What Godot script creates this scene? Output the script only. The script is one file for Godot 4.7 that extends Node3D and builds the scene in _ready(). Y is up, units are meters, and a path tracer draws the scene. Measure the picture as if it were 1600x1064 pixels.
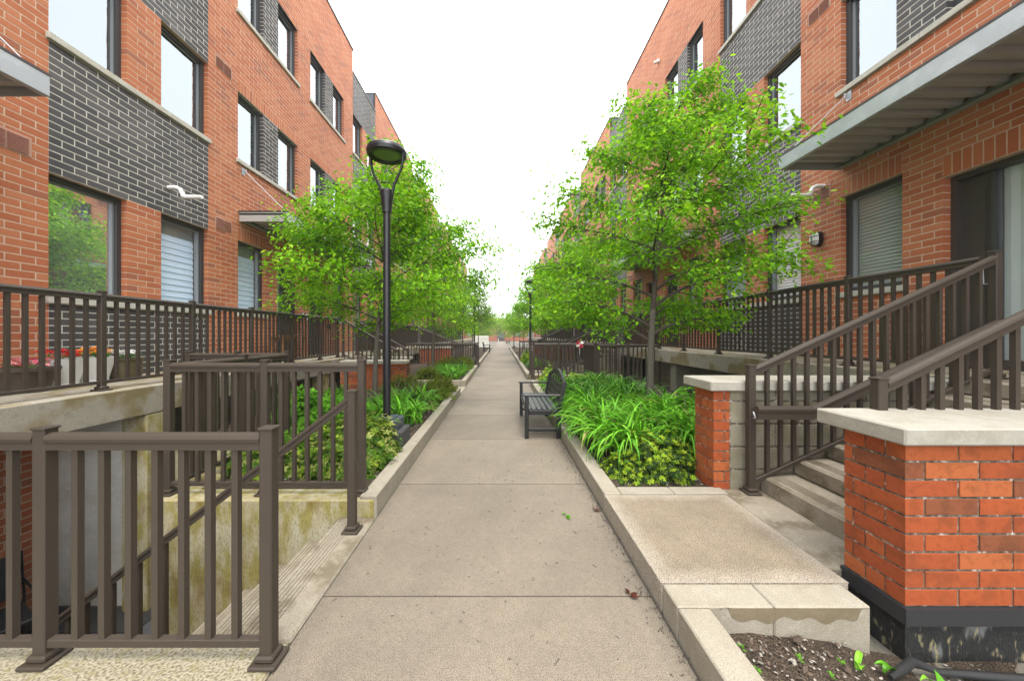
extends Node3D

# ------------------------------------------------------------------ mesh builder
class MB:
	var v := PackedVector3Array()
	var n := PackedVector3Array()
	var c := PackedColorArray()
	var col := Color(1, 1, 1)

	func tri(a: Vector3, b: Vector3, d: Vector3) -> void:   # a b d run anticlockwise seen from outside
		var nn := (b - a).cross(d - a).normalized()
		v.append(a); v.append(d); v.append(b)
		n.append(nn); n.append(nn); n.append(nn)
		c.append(col); c.append(col); c.append(col)

	func trin(a: Vector3, b: Vector3, d: Vector3, na: Vector3, nb: Vector3, nd: Vector3) -> void:
		v.append(a); v.append(d); v.append(b)
		n.append(na); n.append(nd); n.append(nb)
		c.append(col); c.append(col); c.append(col)

	func quad(a: Vector3, b: Vector3, d: Vector3, e: Vector3) -> void:
		tri(a, b, d)
		tri(a, d, e)

	func box(lo: Vector3, hi: Vector3) -> void:
		var p := [Vector3(lo.x, lo.y, lo.z), Vector3(hi.x, lo.y, lo.z), Vector3(hi.x, hi.y, lo.z), Vector3(lo.x, hi.y, lo.z),
			Vector3(lo.x, lo.y, hi.z), Vector3(hi.x, lo.y, hi.z), Vector3(hi.x, hi.y, hi.z), Vector3(lo.x, hi.y, hi.z)]
		quad(p[4], p[5], p[6], p[7]); quad(p[1], p[0], p[3], p[2]); quad(p[5], p[1], p[2], p[6])
		quad(p[0], p[4], p[7], p[3]); quad(p[7], p[6], p[2], p[3]); quad(p[0], p[1], p[5], p[4])

	# box with all twelve edges chamfered by b
	func cbox(lo: Vector3, hi: Vector3, b: float) -> void:
		var ctr := (lo + hi) / 2
		var h := (hi - lo) / 2
		b = minf(b, minf(h.x, minf(h.y, h.z)) * 0.9)
		for ax in 3:
			var u := (ax + 1) % 3
			var w := (ax + 2) % 3
			for s in [-1.0, 1.0]:
				var q := []
				for k in [[-1, -1], [1, -1], [1, 1], [-1, 1]]:
					var p := Vector3()
					p[ax] = s * h[ax]
					p[u] = k[0] * (h[u] - b)
					p[w] = k[1] * (h[w] - b)
					q.append(ctr + p)
				if s > 0: quad(q[0], q[1], q[2], q[3])
				else: quad(q[3], q[2], q[1], q[0])
			# the four edges that run along ax
			for su in [-1.0, 1.0]:
				for sw in [-1.0, 1.0]:
					var e := []
					for k in [[-1, 0], [1, 0], [1, 1], [-1, 1]]:
						var p := Vector3()
						p[ax] = k[0] * (h[ax] - b)
						p[u] = su * (h[u] - (b if k[1] else 0.0))
						p[w] = sw * (h[w] - (0.0 if k[1] else b))
						e.append(ctr + p)
					if su * sw > 0: quad(e[3], e[2], e[1], e[0])
					else: quad(e[0], e[1], e[2], e[3])
		for sx in [-1.0, 1.0]:
			for sy in [-1.0, 1.0]:
				for sz in [-1.0, 1.0]:
					var a := ctr + Vector3(sx * h.x, sy * (h.y - b), sz * (h.z - b))
					var d := ctr + Vector3(sx * (h.x - b), sy * h.y, sz * (h.z - b))
					var e := ctr + Vector3(sx * (h.x - b), sy * (h.y - b), sz * h.z)
					if sx * sy * sz > 0: tri(a, d, e)
					else: tri(a, e, d)

	func tube(pts: Array, rad: Array, sides: int, caps := true) -> void:
		var rings := []
		var nrm := []
		var side := Vector3()
		for i in pts.size():
			var t: Vector3 = (pts[mini(i + 1, pts.size() - 1)] - pts[maxi(i - 1, 0)]).normalized()
			if i == 0:
				side = t.cross(Vector3.UP if absf(t.y) < 0.9 else Vector3.RIGHT).normalized()
			else:
				side = (side - t * side.dot(t)).normalized()
			var up := side.cross(t).normalized()
			var ring := []
			var rn := []
			for k in sides:
				var a := TAU * k / sides
				var d := side * cos(a) + up * sin(a)
				ring.append(pts[i] + d * rad[i])
				rn.append(d)
			rings.append(ring); nrm.append(rn)
		for i in pts.size() - 1:
			for k in sides:
				var m := (k + 1) % sides
				var a: Vector3 = rings[i][k]; var b: Vector3 = rings[i][m]
				var d: Vector3 = rings[i + 1][m]; var e: Vector3 = rings[i + 1][k]
				trin(a, d, b, nrm[i][k], nrm[i + 1][m], nrm[i][m])
				trin(a, e, d, nrm[i][k], nrm[i + 1][k], nrm[i + 1][m])
		if caps:
			for k in sides:
				var m := (k + 1) % sides
				tri(pts[0], rings[0][k], rings[0][m])
				var l := pts.size() - 1
				tri(pts[l], rings[l][m], rings[l][k])

	# profile: [radius, height] pairs from bottom to top
	func lathe(ctr: Vector3, prof: Array, sides: int) -> void:
		for i in prof.size() - 1:
			for k in sides:
				var a0 := TAU * k / sides
				var a1 := TAU * (k + 1) / sides
				var d0 := Vector3(cos(a0), 0, -sin(a0)); var d1 := Vector3(cos(a1), 0, -sin(a1))
				var p: Array = prof[i]; var q: Array = prof[i + 1]
				var sl := Vector2(q[1] - p[1], -(q[0] - p[0])).normalized()
				var n0 := d0 * sl.x + Vector3.UP * sl.y; var n1 := d1 * sl.x + Vector3.UP * sl.y
				var A: Vector3 = ctr + d0 * p[0] + Vector3.UP * p[1]; var B: Vector3 = ctr + d1 * p[0] + Vector3.UP * p[1]
				var C: Vector3 = ctr + d1 * q[0] + Vector3.UP * q[1]; var D: Vector3 = ctr + d0 * q[0] + Vector3.UP * q[1]
				if p[0] > 1e-5: trin(A, B, C, n0, n1, n1)
				if q[0] > 1e-5: trin(A, C, D, n0, n1, n0)

	# a profile of [y, z] points swept along x, its height following y = slope * x
	func sweep(prof: Array, x0: float, x1: float, slope: float) -> void:
		var m := prof.size()
		for k in m:
			var p: Array = prof[k]; var q: Array = prof[(k + 1) % m]
			var a := Vector3(x0, p[0] + slope * x0, p[1]); var b := Vector3(x1, p[0] + slope * x1, p[1])
			var d := Vector3(x1, q[0] + slope * x1, q[1]); var e := Vector3(x0, q[0] + slope * x0, q[1])
			quad(a, b, d, e)
		for k in range(1, m - 1):
			var f := func(i, x): return Vector3(x, prof[i][0] + slope * x, prof[i][1])
			tri(f.call(0, x1), f.call(k + 1, x1), f.call(k, x1))
			tri(f.call(0, x0), f.call(k, x0), f.call(k + 1, x0))

	func mesh(m: Material, colors := false) -> ArrayMesh:
		var am := ArrayMesh.new()
		add_to(am, m, colors)
		return am

	func add_to(am: ArrayMesh, m: Material, colors := false) -> void:
		var arr := []
		arr.resize(Mesh.ARRAY_MAX)
		arr[Mesh.ARRAY_VERTEX] = v
		arr[Mesh.ARRAY_NORMAL] = n
		if colors: arr[Mesh.ARRAY_COLOR] = c
		am.add_surface_from_arrays(Mesh.PRIMITIVE_TRIANGLES, arr)
		am.surface_set_material(am.get_surface_count() - 1, m)

# ------------------------------------------------------------------ naming helpers
var M := {}
var rng := RandomNumberGenerator.new()

func thing(called: String, label: String, category: String, at := Vector3.ZERO, turn := 0.0, group := "", kind := "") -> Node3D:
	var o := Node3D.new()
	o.name = called
	add_child(o, true)
	o.position = at
	o.rotation.y = turn
	tag(o, label, category, group, kind)
	return o

func tag(o: Node, label: String, category: String, group := "", kind := "") -> void:
	if label: o.set_meta("label", label)
	if category: o.set_meta("category", category)
	if group: o.set_meta("group", group)
	if kind: o.set_meta("kind", kind)

func put(called: String, mesh: Mesh, parent: Node, xf := Transform3D()) -> MeshInstance3D:
	var o := MeshInstance3D.new()
	o.mesh = mesh
	o.name = called
	o.transform = xf
	parent.add_child(o, true)
	return o

func piece(called: String, b: MB, m: Material, parent: Node, colors := false) -> MeshInstance3D:
	return put(called, b.mesh(m, colors), parent)

func struct(called: String, b: MB, m: Material, label: String, category: String, colors := false) -> MeshInstance3D:
	var o := piece(called, b, m, self, colors)
	tag(o, label, category, "", "structure")
	return o

func many(called: String, mesh: Mesh, xfs: Array, cols: Array, parent: Node, kind := "stuff") -> MultiMeshInstance3D:
	var mm := MultiMesh.new()
	mm.transform_format = MultiMesh.TRANSFORM_3D
	mm.use_colors = cols.size() > 0
	mm.mesh = mesh
	mm.instance_count = xfs.size()
	for i in xfs.size():
		mm.set_instance_transform(i, xfs[i])
		if cols.size(): mm.set_instance_color(i, cols[i])
	var o := MultiMeshInstance3D.new()
	o.multimesh = mm
	o.name = called
	parent.add_child(o, true)
	if kind: o.set_meta("kind", kind)
	return o

# ------------------------------------------------------------------ materials
func noise_img(size: int, freq: float, sd: int, oct := 3) -> PackedByteArray:
	var f := FastNoiseLite.new()
	f.seed = sd
	f.frequency = freq
	f.fractal_octaves = oct
	f.noise_type = FastNoiseLite.TYPE_SIMPLEX_SMOOTH
	var im := f.get_image(size, size) if freq > 0.1 else f.get_seamless_image(size, size, false, false, 0.4)
	im.convert(Image.FORMAT_L8)
	return im.get_data()

func tex_from(size: int, bytes: PackedByteArray) -> ImageTexture:
	return ImageTexture.create_from_image(Image.create_from_data(size, size, false, Image.FORMAT_RGB8, bytes))

# mixes colours by several noises; each layer: [noise bytes, low, high, colour, strength]
func layered(size: int, basecol: Color, layers: Array) -> ImageTexture:
	var out := PackedByteArray()
	out.resize(size * size * 3)
	var nl := layers.size()
	for i in size * size:
		var r := basecol.r; var g := basecol.g; var b := basecol.b
		for k in nl:
			var L: Array = layers[k]
			var t: float = clampf((float(L[0][i]) - L[1]) / (L[2] - L[1]), 0.0, 1.0) * L[4]
			var cc: Color = L[3]
			r += (cc.r - r) * t; g += (cc.g - g) * t; b += (cc.b - b) * t
		out[i * 3] = int(clampf(r, 0, 1) * 255); out[i * 3 + 1] = int(clampf(g, 0, 1) * 255); out[i * 3 + 2] = int(clampf(b, 0, 1) * 255)
	return tex_from(size, out)

func grey_tex(bytes: PackedByteArray, size: int) -> ImageTexture:
	return ImageTexture.create_from_image(Image.create_from_data(size, size, false, Image.FORMAT_L8, bytes))

func mat(key: String, lin: Color, rough: float, tex: Texture2D = null, scale := Vector3.ONE, bump: Texture2D = null, bump_cm := 0.0, vcol := false, metal := 0.0) -> StandardMaterial3D:
	var m := StandardMaterial3D.new()
	m.resource_name = key
	m.albedo_color = lin.linear_to_srgb()
	m.roughness = rough
	m.metallic = metal
	m.vertex_color_use_as_albedo = vcol
	if tex or bump:
		m.uv1_triplanar = true
		m.uv1_world_triplanar = true
		m.uv1_scale = scale
		m.uv1_triplanar_sharpness = 4.0
	if tex: m.albedo_texture = tex
	if bump:
		m.heightmap_enabled = true
		m.heightmap_texture = bump
		m.heightmap_scale = bump_cm
	M[key] = m
	return m

# brushed concrete: fine rows over the grain
func broom(grain: PackedByteArray) -> PackedByteArray:
	var r := RandomNumberGenerator.new()
	r.seed = 9
	var rows := []
	for y in 512: rows.append(r.randf())
	var out := PackedByteArray()
	out.resize(512 * 512)
	for y in 512:
		var v: float = (rows[y] + rows[(y + 1) % 512] + rows[(y + 2) % 512]) / 3.0
		for x in 512:
			out[y * 512 + x] = int(clampf(v * 90.0 + grain[y * 512 + x] * 0.6, 0.0, 255.0))
	return out

func srgb(r: float, g: float, b: float) -> Color:
	return Color(r / 255.0, g / 255.0, b / 255.0)

func make_materials() -> void:
	var n1 := noise_img(512, 0.008, 1, 4)
	var n2 := noise_img(512, 0.03, 2, 3)
	var n3 := noise_img(512, 0.12, 3, 2)
	var n4 := noise_img(512, 0.42, 4, 1)
	var n5 := noise_img(512, 0.27, 5, 2)
	var n6 := noise_img(512, 0.014, 6, 4)
	var bump_fine := grey_tex(n4, 512)
	var bump_mid := grey_tex(n3, 512)
	# exposed sandy concrete of the path: brown ground, light and dark grains
	var t_path := layered(512, Color(0.90, 0.87, 0.83), [[n1, 90, 190, Color(0.97, 0.94, 0.88), 0.55], [n2, 110, 210, Color(0.76, 0.73, 0.68), 0.4],
		[n4, 140, 200, Color(1.0, 0.99, 0.96), 0.6], [n5, 160, 200, Color(0.34, 0.31, 0.28), 0.8], [n4, 95, 45, Color(0.5, 0.47, 0.43), 0.7]])
	mat("path", Color(0.372, 0.334, 0.288), 0.8, t_path, Vector3.ONE * 1.15, grey_tex(broom(n4), 512), 0.3, true)
	var t_conc := layered(512, Color(0.92, 0.91, 0.88), [[n1, 80, 200, Color(0.80, 0.78, 0.72), 0.5], [n2, 130, 215, Color(0.99, 0.98, 0.95), 0.5],
		[n5, 175, 205, Color(0.6, 0.58, 0.53), 0.55], [n4, 85, 60, Color(0.7, 0.68, 0.63), 0.5]])
	mat("coping", Color(0.46, 0.445, 0.41), 0.85, t_conc, Vector3.ONE * 1.1, bump_fine, 0.15, true)
	mat("kerb", Color(0.43, 0.395, 0.34), 0.85, t_conc, Vector3.ONE * 0.8, bump_fine, 0.25, true)
	mat("step", Color(0.36, 0.33, 0.28), 0.85, layered(512, Color(0.9, 0.88, 0.84), [[n1, 110, 190, Color(0.62, 0.58, 0.5), 0.7], [n2, 130, 200, Color(1, 0.99, 0.96), 0.5], [n5, 170, 200, Color(0.5, 0.47, 0.42), 0.6]]), Vector3.ONE * 0.7, bump_fine, 0.3)
	mat("slab_edge", Color(0.37, 0.345, 0.29), 0.85, layered(512, Color(0.93, 0.92, 0.9), [[n1, 120, 170, Color(0.72, 0.64, 0.42), 0.75], [n2, 140, 210, Color(0.75, 0.73, 0.68), 0.5], [n5, 180, 205, Color(0.55, 0.52, 0.45), 0.5]]), Vector3.ONE * 0.45, bump_fine, 0.2)
	mat("mossy", Color(0.48, 0.45, 0.35), 0.9, layered(512, Color(0.86, 0.83, 0.74), [[n2, 90, 200, Color(0.95, 0.93, 0.86), 0.6], [n6, 100, 170, Color(0.70, 0.67, 0.26), 0.55],
		[n1, 110, 50, Color(0.97, 0.96, 0.94), 0.8], [n1, 160, 230, Color(0.55, 0.42, 0.18), 0.5], [n3, 150, 225, Color(0.5, 0.48, 0.34), 0.5]]), Vector3(1.1, 0.38, 1.1), bump_mid, 0.3)
	mat("rough_ledge", Color(0.40, 0.375, 0.315), 0.95, layered(512, Color(0.9, 0.88, 0.82), [[n3, 130, 200, Color(1, 0.98, 0.92), 0.7], [n3, 110, 60, Color(0.55, 0.5, 0.42), 0.7], [n2, 140, 190, Color(0.78, 0.75, 0.55), 0.5]]), Vector3.ONE * 1.0, bump_mid, 0.5)
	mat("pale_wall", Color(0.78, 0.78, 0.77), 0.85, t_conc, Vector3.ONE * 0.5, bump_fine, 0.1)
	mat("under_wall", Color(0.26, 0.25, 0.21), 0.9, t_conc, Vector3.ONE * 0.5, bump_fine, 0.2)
	mat("cmu", Color(0.36, 0.335, 0.27), 0.92, layered(512, Color(0.9, 0.89, 0.86), [[n4, 140, 190, Color(1, 0.99, 0.97), 0.6], [n5, 160, 200, Color(0.6, 0.57, 0.52), 0.6], [n1, 120, 190, Color(0.76, 0.73, 0.62), 0.5]]), Vector3.ONE * 0.9, bump_fine, 0.25, true)
	mat("black_base", Color(0.9, 0.9, 0.9), 0.75, layered(512, Color(0.12, 0.12, 0.12), [[n1, 150, 185, Color(0.5, 0.5, 0.49), 0.8], [n2, 165, 200, Color(0.62, 0.57, 0.42), 0.75], [n3, 160, 210, Color(0.25, 0.27, 0.22), 0.5]]), Vector3(1.4, 0.5, 1.4), bump_mid, 0.4)
	mat("soil", Color(0.75, 0.75, 0.75), 0.98, layered(512, Color(0.33, 0.27, 0.21), [[n3, 130, 200, Color(0.47, 0.40, 0.32), 0.7], [n3, 110, 60, Color(0.13, 0.10, 0.08), 0.8], [n4, 165, 190, Color(0.62, 0.56, 0.48), 0.55], [n1, 120, 190, Color(0.24, 0.2, 0.15), 0.6]]), Vector3.ONE * 1.3, bump_mid, 2.0)
	mat("ground", Color(0.2, 0.19, 0.17), 0.95, t_conc, Vector3.ONE * 0.3)
	var t_brick := layered(512, Color(0.93, 0.93, 0.93), [[n2, 130, 200, Color(1, 1, 1), 0.8], [n3, 150, 210, Color(0.78, 0.76, 0.74), 0.5], [n4, 170, 195, Color(0.7, 0.66, 0.64), 0.5]])
	mat("brick_many", Color(1, 1, 1), 0.85, t_brick, Vector3.ONE * 1.7, bump_fine, 0.12, true)
	M.reds = []
	M.darks = []
	M.red_col = [Color(0.47, 0.140, 0.050), Color(0.50, 0.160, 0.060), Color(0.43, 0.120, 0.043), Color(0.52, 0.180, 0.075), Color(0.36, 0.115, 0.052), Color(0.45, 0.130, 0.046)]
	M.dark_col = [Color(0.056, 0.052, 0.052), Color(0.069, 0.063, 0.062), Color(0.046, 0.043, 0.043), Color(0.095, 0.086, 0.082)]
	M.clay_col = [Color(0.43, 0.088, 0.018), Color(0.46, 0.105, 0.024), Color(0.39, 0.078, 0.017), Color(0.48, 0.125, 0.032), Color(0.26, 0.075, 0.026), Color(0.41, 0.083, 0.018)]
	M.clays = []
	var t_clay := layered(512, Color(0.95, 0.95, 0.95), [[n2, 120, 215, Color(0.80, 0.78, 0.74), 0.8], [n3, 140, 220, Color(1, 1, 1), 0.5], [n4, 160, 200, Color(0.6, 0.56, 0.5), 0.6], [n1, 140, 200, Color(0.72, 0.74, 0.7), 0.6]])
	for i in 6:
		M.clays.append(mat("clay_brick_%d" % i, M.clay_col[i], 0.8, t_clay, Vector3.ONE * 1.3, bump_fine, 0.15))
	for i in 6:
		M.reds.append(mat("red_brick_%d" % i, M.red_col[i], 0.85, t_brick, Vector3.ONE * 1.7, bump_fine, 0.12))
	for i in 4:
		M.darks.append(mat("dark_brick_%d" % i, M.dark_col[i], 0.7, t_brick, Vector3.ONE * 1.7, bump_fine, 0.12))
	mat("mortar", Color(1, 1, 1), 0.95, t_conc, Vector3.ONE * 2.0, null, 0.0, true)
	mat("pillar_mortar", Color(0.62, 0.58, 0.52), 0.95, layered(512, Color(0.5, 0.47, 0.43), [[n2, 150, 200, Color(1, 1, 1), 0.9], [n2, 110, 70, Color(0.3, 0.28, 0.25), 0.8], [n3, 140, 210, Color(0.65, 0.62, 0.58), 0.6]]), Vector3.ONE * 1.2, bump_mid, 0.3)
	mat("rail", Color(0.059, 0.046, 0.035), 0.5, layered(512, Color(0.95, 0.95, 0.95), [[n3, 120, 200, Color(1, 1, 1), 0.8], [n5, 175, 205, Color(0.8, 0.78, 0.74), 0.5]]), Vector3.ONE * 2.0)
	M.rail.metallic_specular = 0.38
	mat("frame", Color(0.035, 0.036, 0.037), 0.45)
	mat("frame_light", Color(0.22, 0.23, 0.24), 0.4)
	mat("door", Color(0.045, 0.038, 0.032), 0.45)
	mat("sill", Color(0.55, 0.54, 0.5), 0.85, t_conc, Vector3.ONE * 1.4, bump_fine, 0.15)
	mat("flashing", Color(0.05, 0.035, 0.03), 0.5)
	mat("dark_metal", Color(0.035, 0.04, 0.055), 0.4)
	mat("interior", Color(0.12, 0.12, 0.12), 0.9)
	mat("roof", Color(0.15, 0.15, 0.15), 0.9)
	mat("steel", Color(0.46, 0.49, 0.51), 0.45, layered(512, Color(0.93, 0.93, 0.93), [[n1, 110, 190, Color(1, 1, 1), 0.8], [n3, 150, 210, Color(0.85, 0.86, 0.87), 0.6]]), Vector3.ONE, null, 0.0, false, 0.35)
	mat("deck_metal", Color(0.36, 0.35, 0.33), 0.5, null, Vector3.ONE, null, 0.0, false, 0.2)
	mat("black_metal", Color(0.010, 0.010, 0.012), 0.35)
	mat("bench_paint", Color(0.007, 0.0075, 0.008), 0.42)
	mat("lamp_glass", Color(0.14, 0.2, 0.07), 0.25)
	mat("white_plastic", Color(0.75, 0.75, 0.73), 0.5)
	mat("blind_white", Color(0.70, 0.68, 0.66), 0.7)
	mat("blind_blue", Color(0.62, 0.76, 0.94), 0.6)
	mat("blind_dark", Color(0.27, 0.29, 0.27), 0.7)
	mat("wood", Color(0.42, 0.19, 0.06), 0.6, layered(512, Color(0.9, 0.9, 0.9), [[n3, 120, 200, Color(0.7, 0.66, 0.6), 0.6]]), Vector3(1, 4, 4))
	mat("bark", Color(0.25, 0.215, 0.18), 0.95, layered(512, Color(0.8, 0.8, 0.8), [[n3, 130, 200, Color(1, 0.98, 0.95), 0.7], [n3, 110, 70, Color(0.5, 0.47, 0.43), 0.7]]), Vector3(3, 1.2, 3), bump_mid, 0.8)
	mat("twig", Color(0.075, 0.055, 0.045), 0.9)
	mat("pot_white", Color(0.75, 0.75, 0.75), 0.45)
	mat("pot_olive", Color(0.12, 0.10, 0.045), 0.55, t_conc, Vector3.ONE * 3)
	mat("pot_brown", Color(0.09, 0.07, 0.055), 0.6, t_conc, Vector3.ONE * 3)
	mat("mesh_black", Color(0.02, 0.021, 0.022), 0.6)
	mat("curtain", Color(0.48, 0.54, 0.52), 0.8)
	mat("vent", Color(0.26, 0.10, 0.06), 0.7)
	mat("vent_rim", Color(0.42, 0.24, 0.17), 0.8)
	mat("black_band", Color(0.028, 0.028, 0.03), 0.5)
	mat("ledger", Color(0.24, 0.27, 0.23), 0.5)
	mat("lamp_lens", Color(0.62, 0.62, 0.6), 0.3)
	var leaf := mat("leaf", Color(1, 1, 1), 0.5, null, Vector3.ONE, null, 0.0, true)
	leaf.metallic_specular = 0.25
	leaf.backlight_enabled = true
	leaf.backlight = Color(0.95, 0.95, 0.8)
	var blade := mat("blade", Color(1, 1, 1), 0.42, null, Vector3.ONE, null, 0.0, true)
	blade.metallic_specular = 0.35
	blade.backlight_enabled = true
	blade.backlight = Color(0.55, 0.55, 0.45)
	mat("petal", Color(1, 1, 1), 0.6, null, Vector3.ONE, null, 0.0, true)
	mat("stone", Color(1, 1, 1), 0.9, null, Vector3.ONE, null, 0.0, true)
	# coated window glass: a strong mirror of the sky and of the trees across the path
	mat("glass_mirror", Color(0.78, 0.82, 0.83), 0.02, null, Vector3.ONE, null, 0.0, false, 0.92)
	mat("glass_sky", Color(0.225, 0.24, 0.245), 0.04, null, Vector3.ONE * 0.35, grey_tex(n1, 512), 0.25, false, 0.95)
	mat("glass_dim", Color(0.52, 0.58, 0.56), 0.03, null, Vector3.ONE, null, 0.0, false, 0.9)
	var g := StandardMaterial3D.new()
	g.resource_name = "glass_clear"
	g.transparency = BaseMaterial3D.TRANSPARENCY_ALPHA
	g.albedo_color = Color(0.75, 0.8, 0.82, 0.12)
	g.roughness = 0.03
	g.metallic_specular = 0.75
	M["glass_clear"] = g

# ------------------------------------------------------------------ bricks
const BL := 0.267
const BH := 0.089
const P := 8.93
const EYE := Vector3(0, 1.5, 0)

var brick_mesh := []    # unit shapes for red variants, then dark ones
var brick_plain: ArrayMesh
var dark_plain: ArrayMesh

# a unit brick: x, y from 0 to 1 and z from -1 (in the wall) to 0 (the face); chamfer at the face
func unit_brick(m: Material, colors := false) -> ArrayMesh:
	var b := MB.new()
	var ex := 0.007
	var ey := 0.02
	var ez := 0.018
	var f := [Vector3(ex, ey, 0), Vector3(1 - ex, ey, 0), Vector3(1 - ex, 1 - ey, 0), Vector3(ex, 1 - ey, 0)]
	var s := [Vector3(0, 0, -ez), Vector3(1, 0, -ez), Vector3(1, 1, -ez), Vector3(0, 1, -ez)]
	var k := [Vector3(0, 0, -1), Vector3(1, 0, -1), Vector3(1, 1, -1), Vector3(0, 1, -1)]
	b.quad(f[0], f[1], f[2], f[3])
	for i in 4:
		var j := (i + 1) % 4
		b.quad(s[i], s[j], f[j], f[i])
		b.quad(k[i], k[j], s[j], s[i])
	return b.mesh(m, colors)

func make_bricks() -> void:
	for i in 6: brick_mesh.append(unit_brick(M.reds[i]))
	for i in 4: brick_mesh.append(unit_brick(M.darks[i]))
	for i in 6: brick_mesh.append(unit_brick(M.clays[i]))
	brick_plain = unit_brick(M.brick_many)

func pick_red() -> int:
	var r := rng.randf()
	return 0 if r < 0.28 else 1 if r < 0.5 else 2 if r < 0.66 else 3 if r < 0.80 else 5 if r < 0.93 else 4

func pick_dark() -> int:
	var r := rng.randf()
	return 6 if r < 0.4 else 7 if r < 0.68 else 8 if r < 0.9 else 9

func brick_color(k: int) -> Color:
	return M.red_col[k] if k < 6 else M.dark_col[k - 6] if k < 10 else M.clay_col[k - 10]

# the size at which a point of the scene shows, 0 when it is outside the frame
func shows(p: Vector3) -> float:
	var d := -p.z
	if d < 0.3: return 0.0
	var u := 783 + 560 * p.x / d
	var w := 523 - 560 * (p.y - 1.5) / d
	if u < -15 or u > 1615 or w < -15 or w > 1080: return 0.0
	return 560.0 / d * (absf(p.x) / sqrt(p.x * p.x + d * d))

# list: [transform in parent space, variant]; the largest `most` become single parts
func lay(list: Array, parent: Node3D, world: Transform3D, most: int) -> void:
	var keyed := []
	for i in list.size():
		var s := shows(world * (list[i][0] as Transform3D).origin) * (list[i][0] as Transform3D).basis.x.length()
		keyed.append([s, i])
	keyed.sort_custom(func(a, b): return a[0] > b[0])
	var xfs := []
	var cols := []
	var n := 0
	for k in keyed:
		var it: Array = list[k[1]]
		if n < most and k[0] > 0.0:
			put("brick", brick_mesh[it[1]], parent, it[0])
			n += 1
		else:
			xfs.append(it[0])
			cols.append(brick_color(it[1]))
	if xfs.size():
		many("bricks", brick_plain, xfs, cols, parent)

# ------------------------------------------------------------------ town blocks
const OPEN_UP := [[3.13, 3.93], [4.48, 5.33], [5.97, 6.82], [7.37, 8.17]]

func block_class(s: float, n: float) -> String:
	# r red, d dark, o opening, s sill, S soldier course
	if s < 2.37:
		if n >= 116: return ""
		for f in [[11, 12, 29], [47, 48, 64], [82, 83, 99]]:
			if n >= f[0] and n < f[1]: return "s"
			if n >= f[1] and n < f[2]: return "o" if (s < 0.91 or s > 1.44) else "r"
		return "d"
	for f in [[47, 48, 64], [82, 83, 99]]:
		if n >= f[0] and n < f[1] and ((s > 3.07 and s < 5.39) or (s > 5.91 and s < 8.23)): return "s"
		if n >= f[1] and n < f[2]:
			for w in OPEN_UP:
				if s > w[0] and s < w[1]: return "o"
			if (s > 3.93 and s < 4.48) or (s > 6.82 and s < 7.37): return "d"
	if n >= 64 and n < 67 and ((s > 3.13 and s < 5.33) or (s > 5.97 and s < 8.17)): return "S"
	var w1 := (s > 3.13 and s < 4.0) or (s > 7.3 and s < 8.17)
	if w1 and n >= 12 and n < 29: return "o"
	if w1 and n >= 29 and n < 32: return "S"
	if n >= 11 and n < 12 and ((s > 3.07 and s < 4.06) or (s > 7.24 and s < 8.23)): return "s"
	var dr := (s > 4.44 and s < 5.37) or (s > 5.93 and s < 6.86)
	if dr and n >= 0 and n < 26: return "o"
	if dr and n >= 26 and n < 29: return "S"
	return "r"

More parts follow.
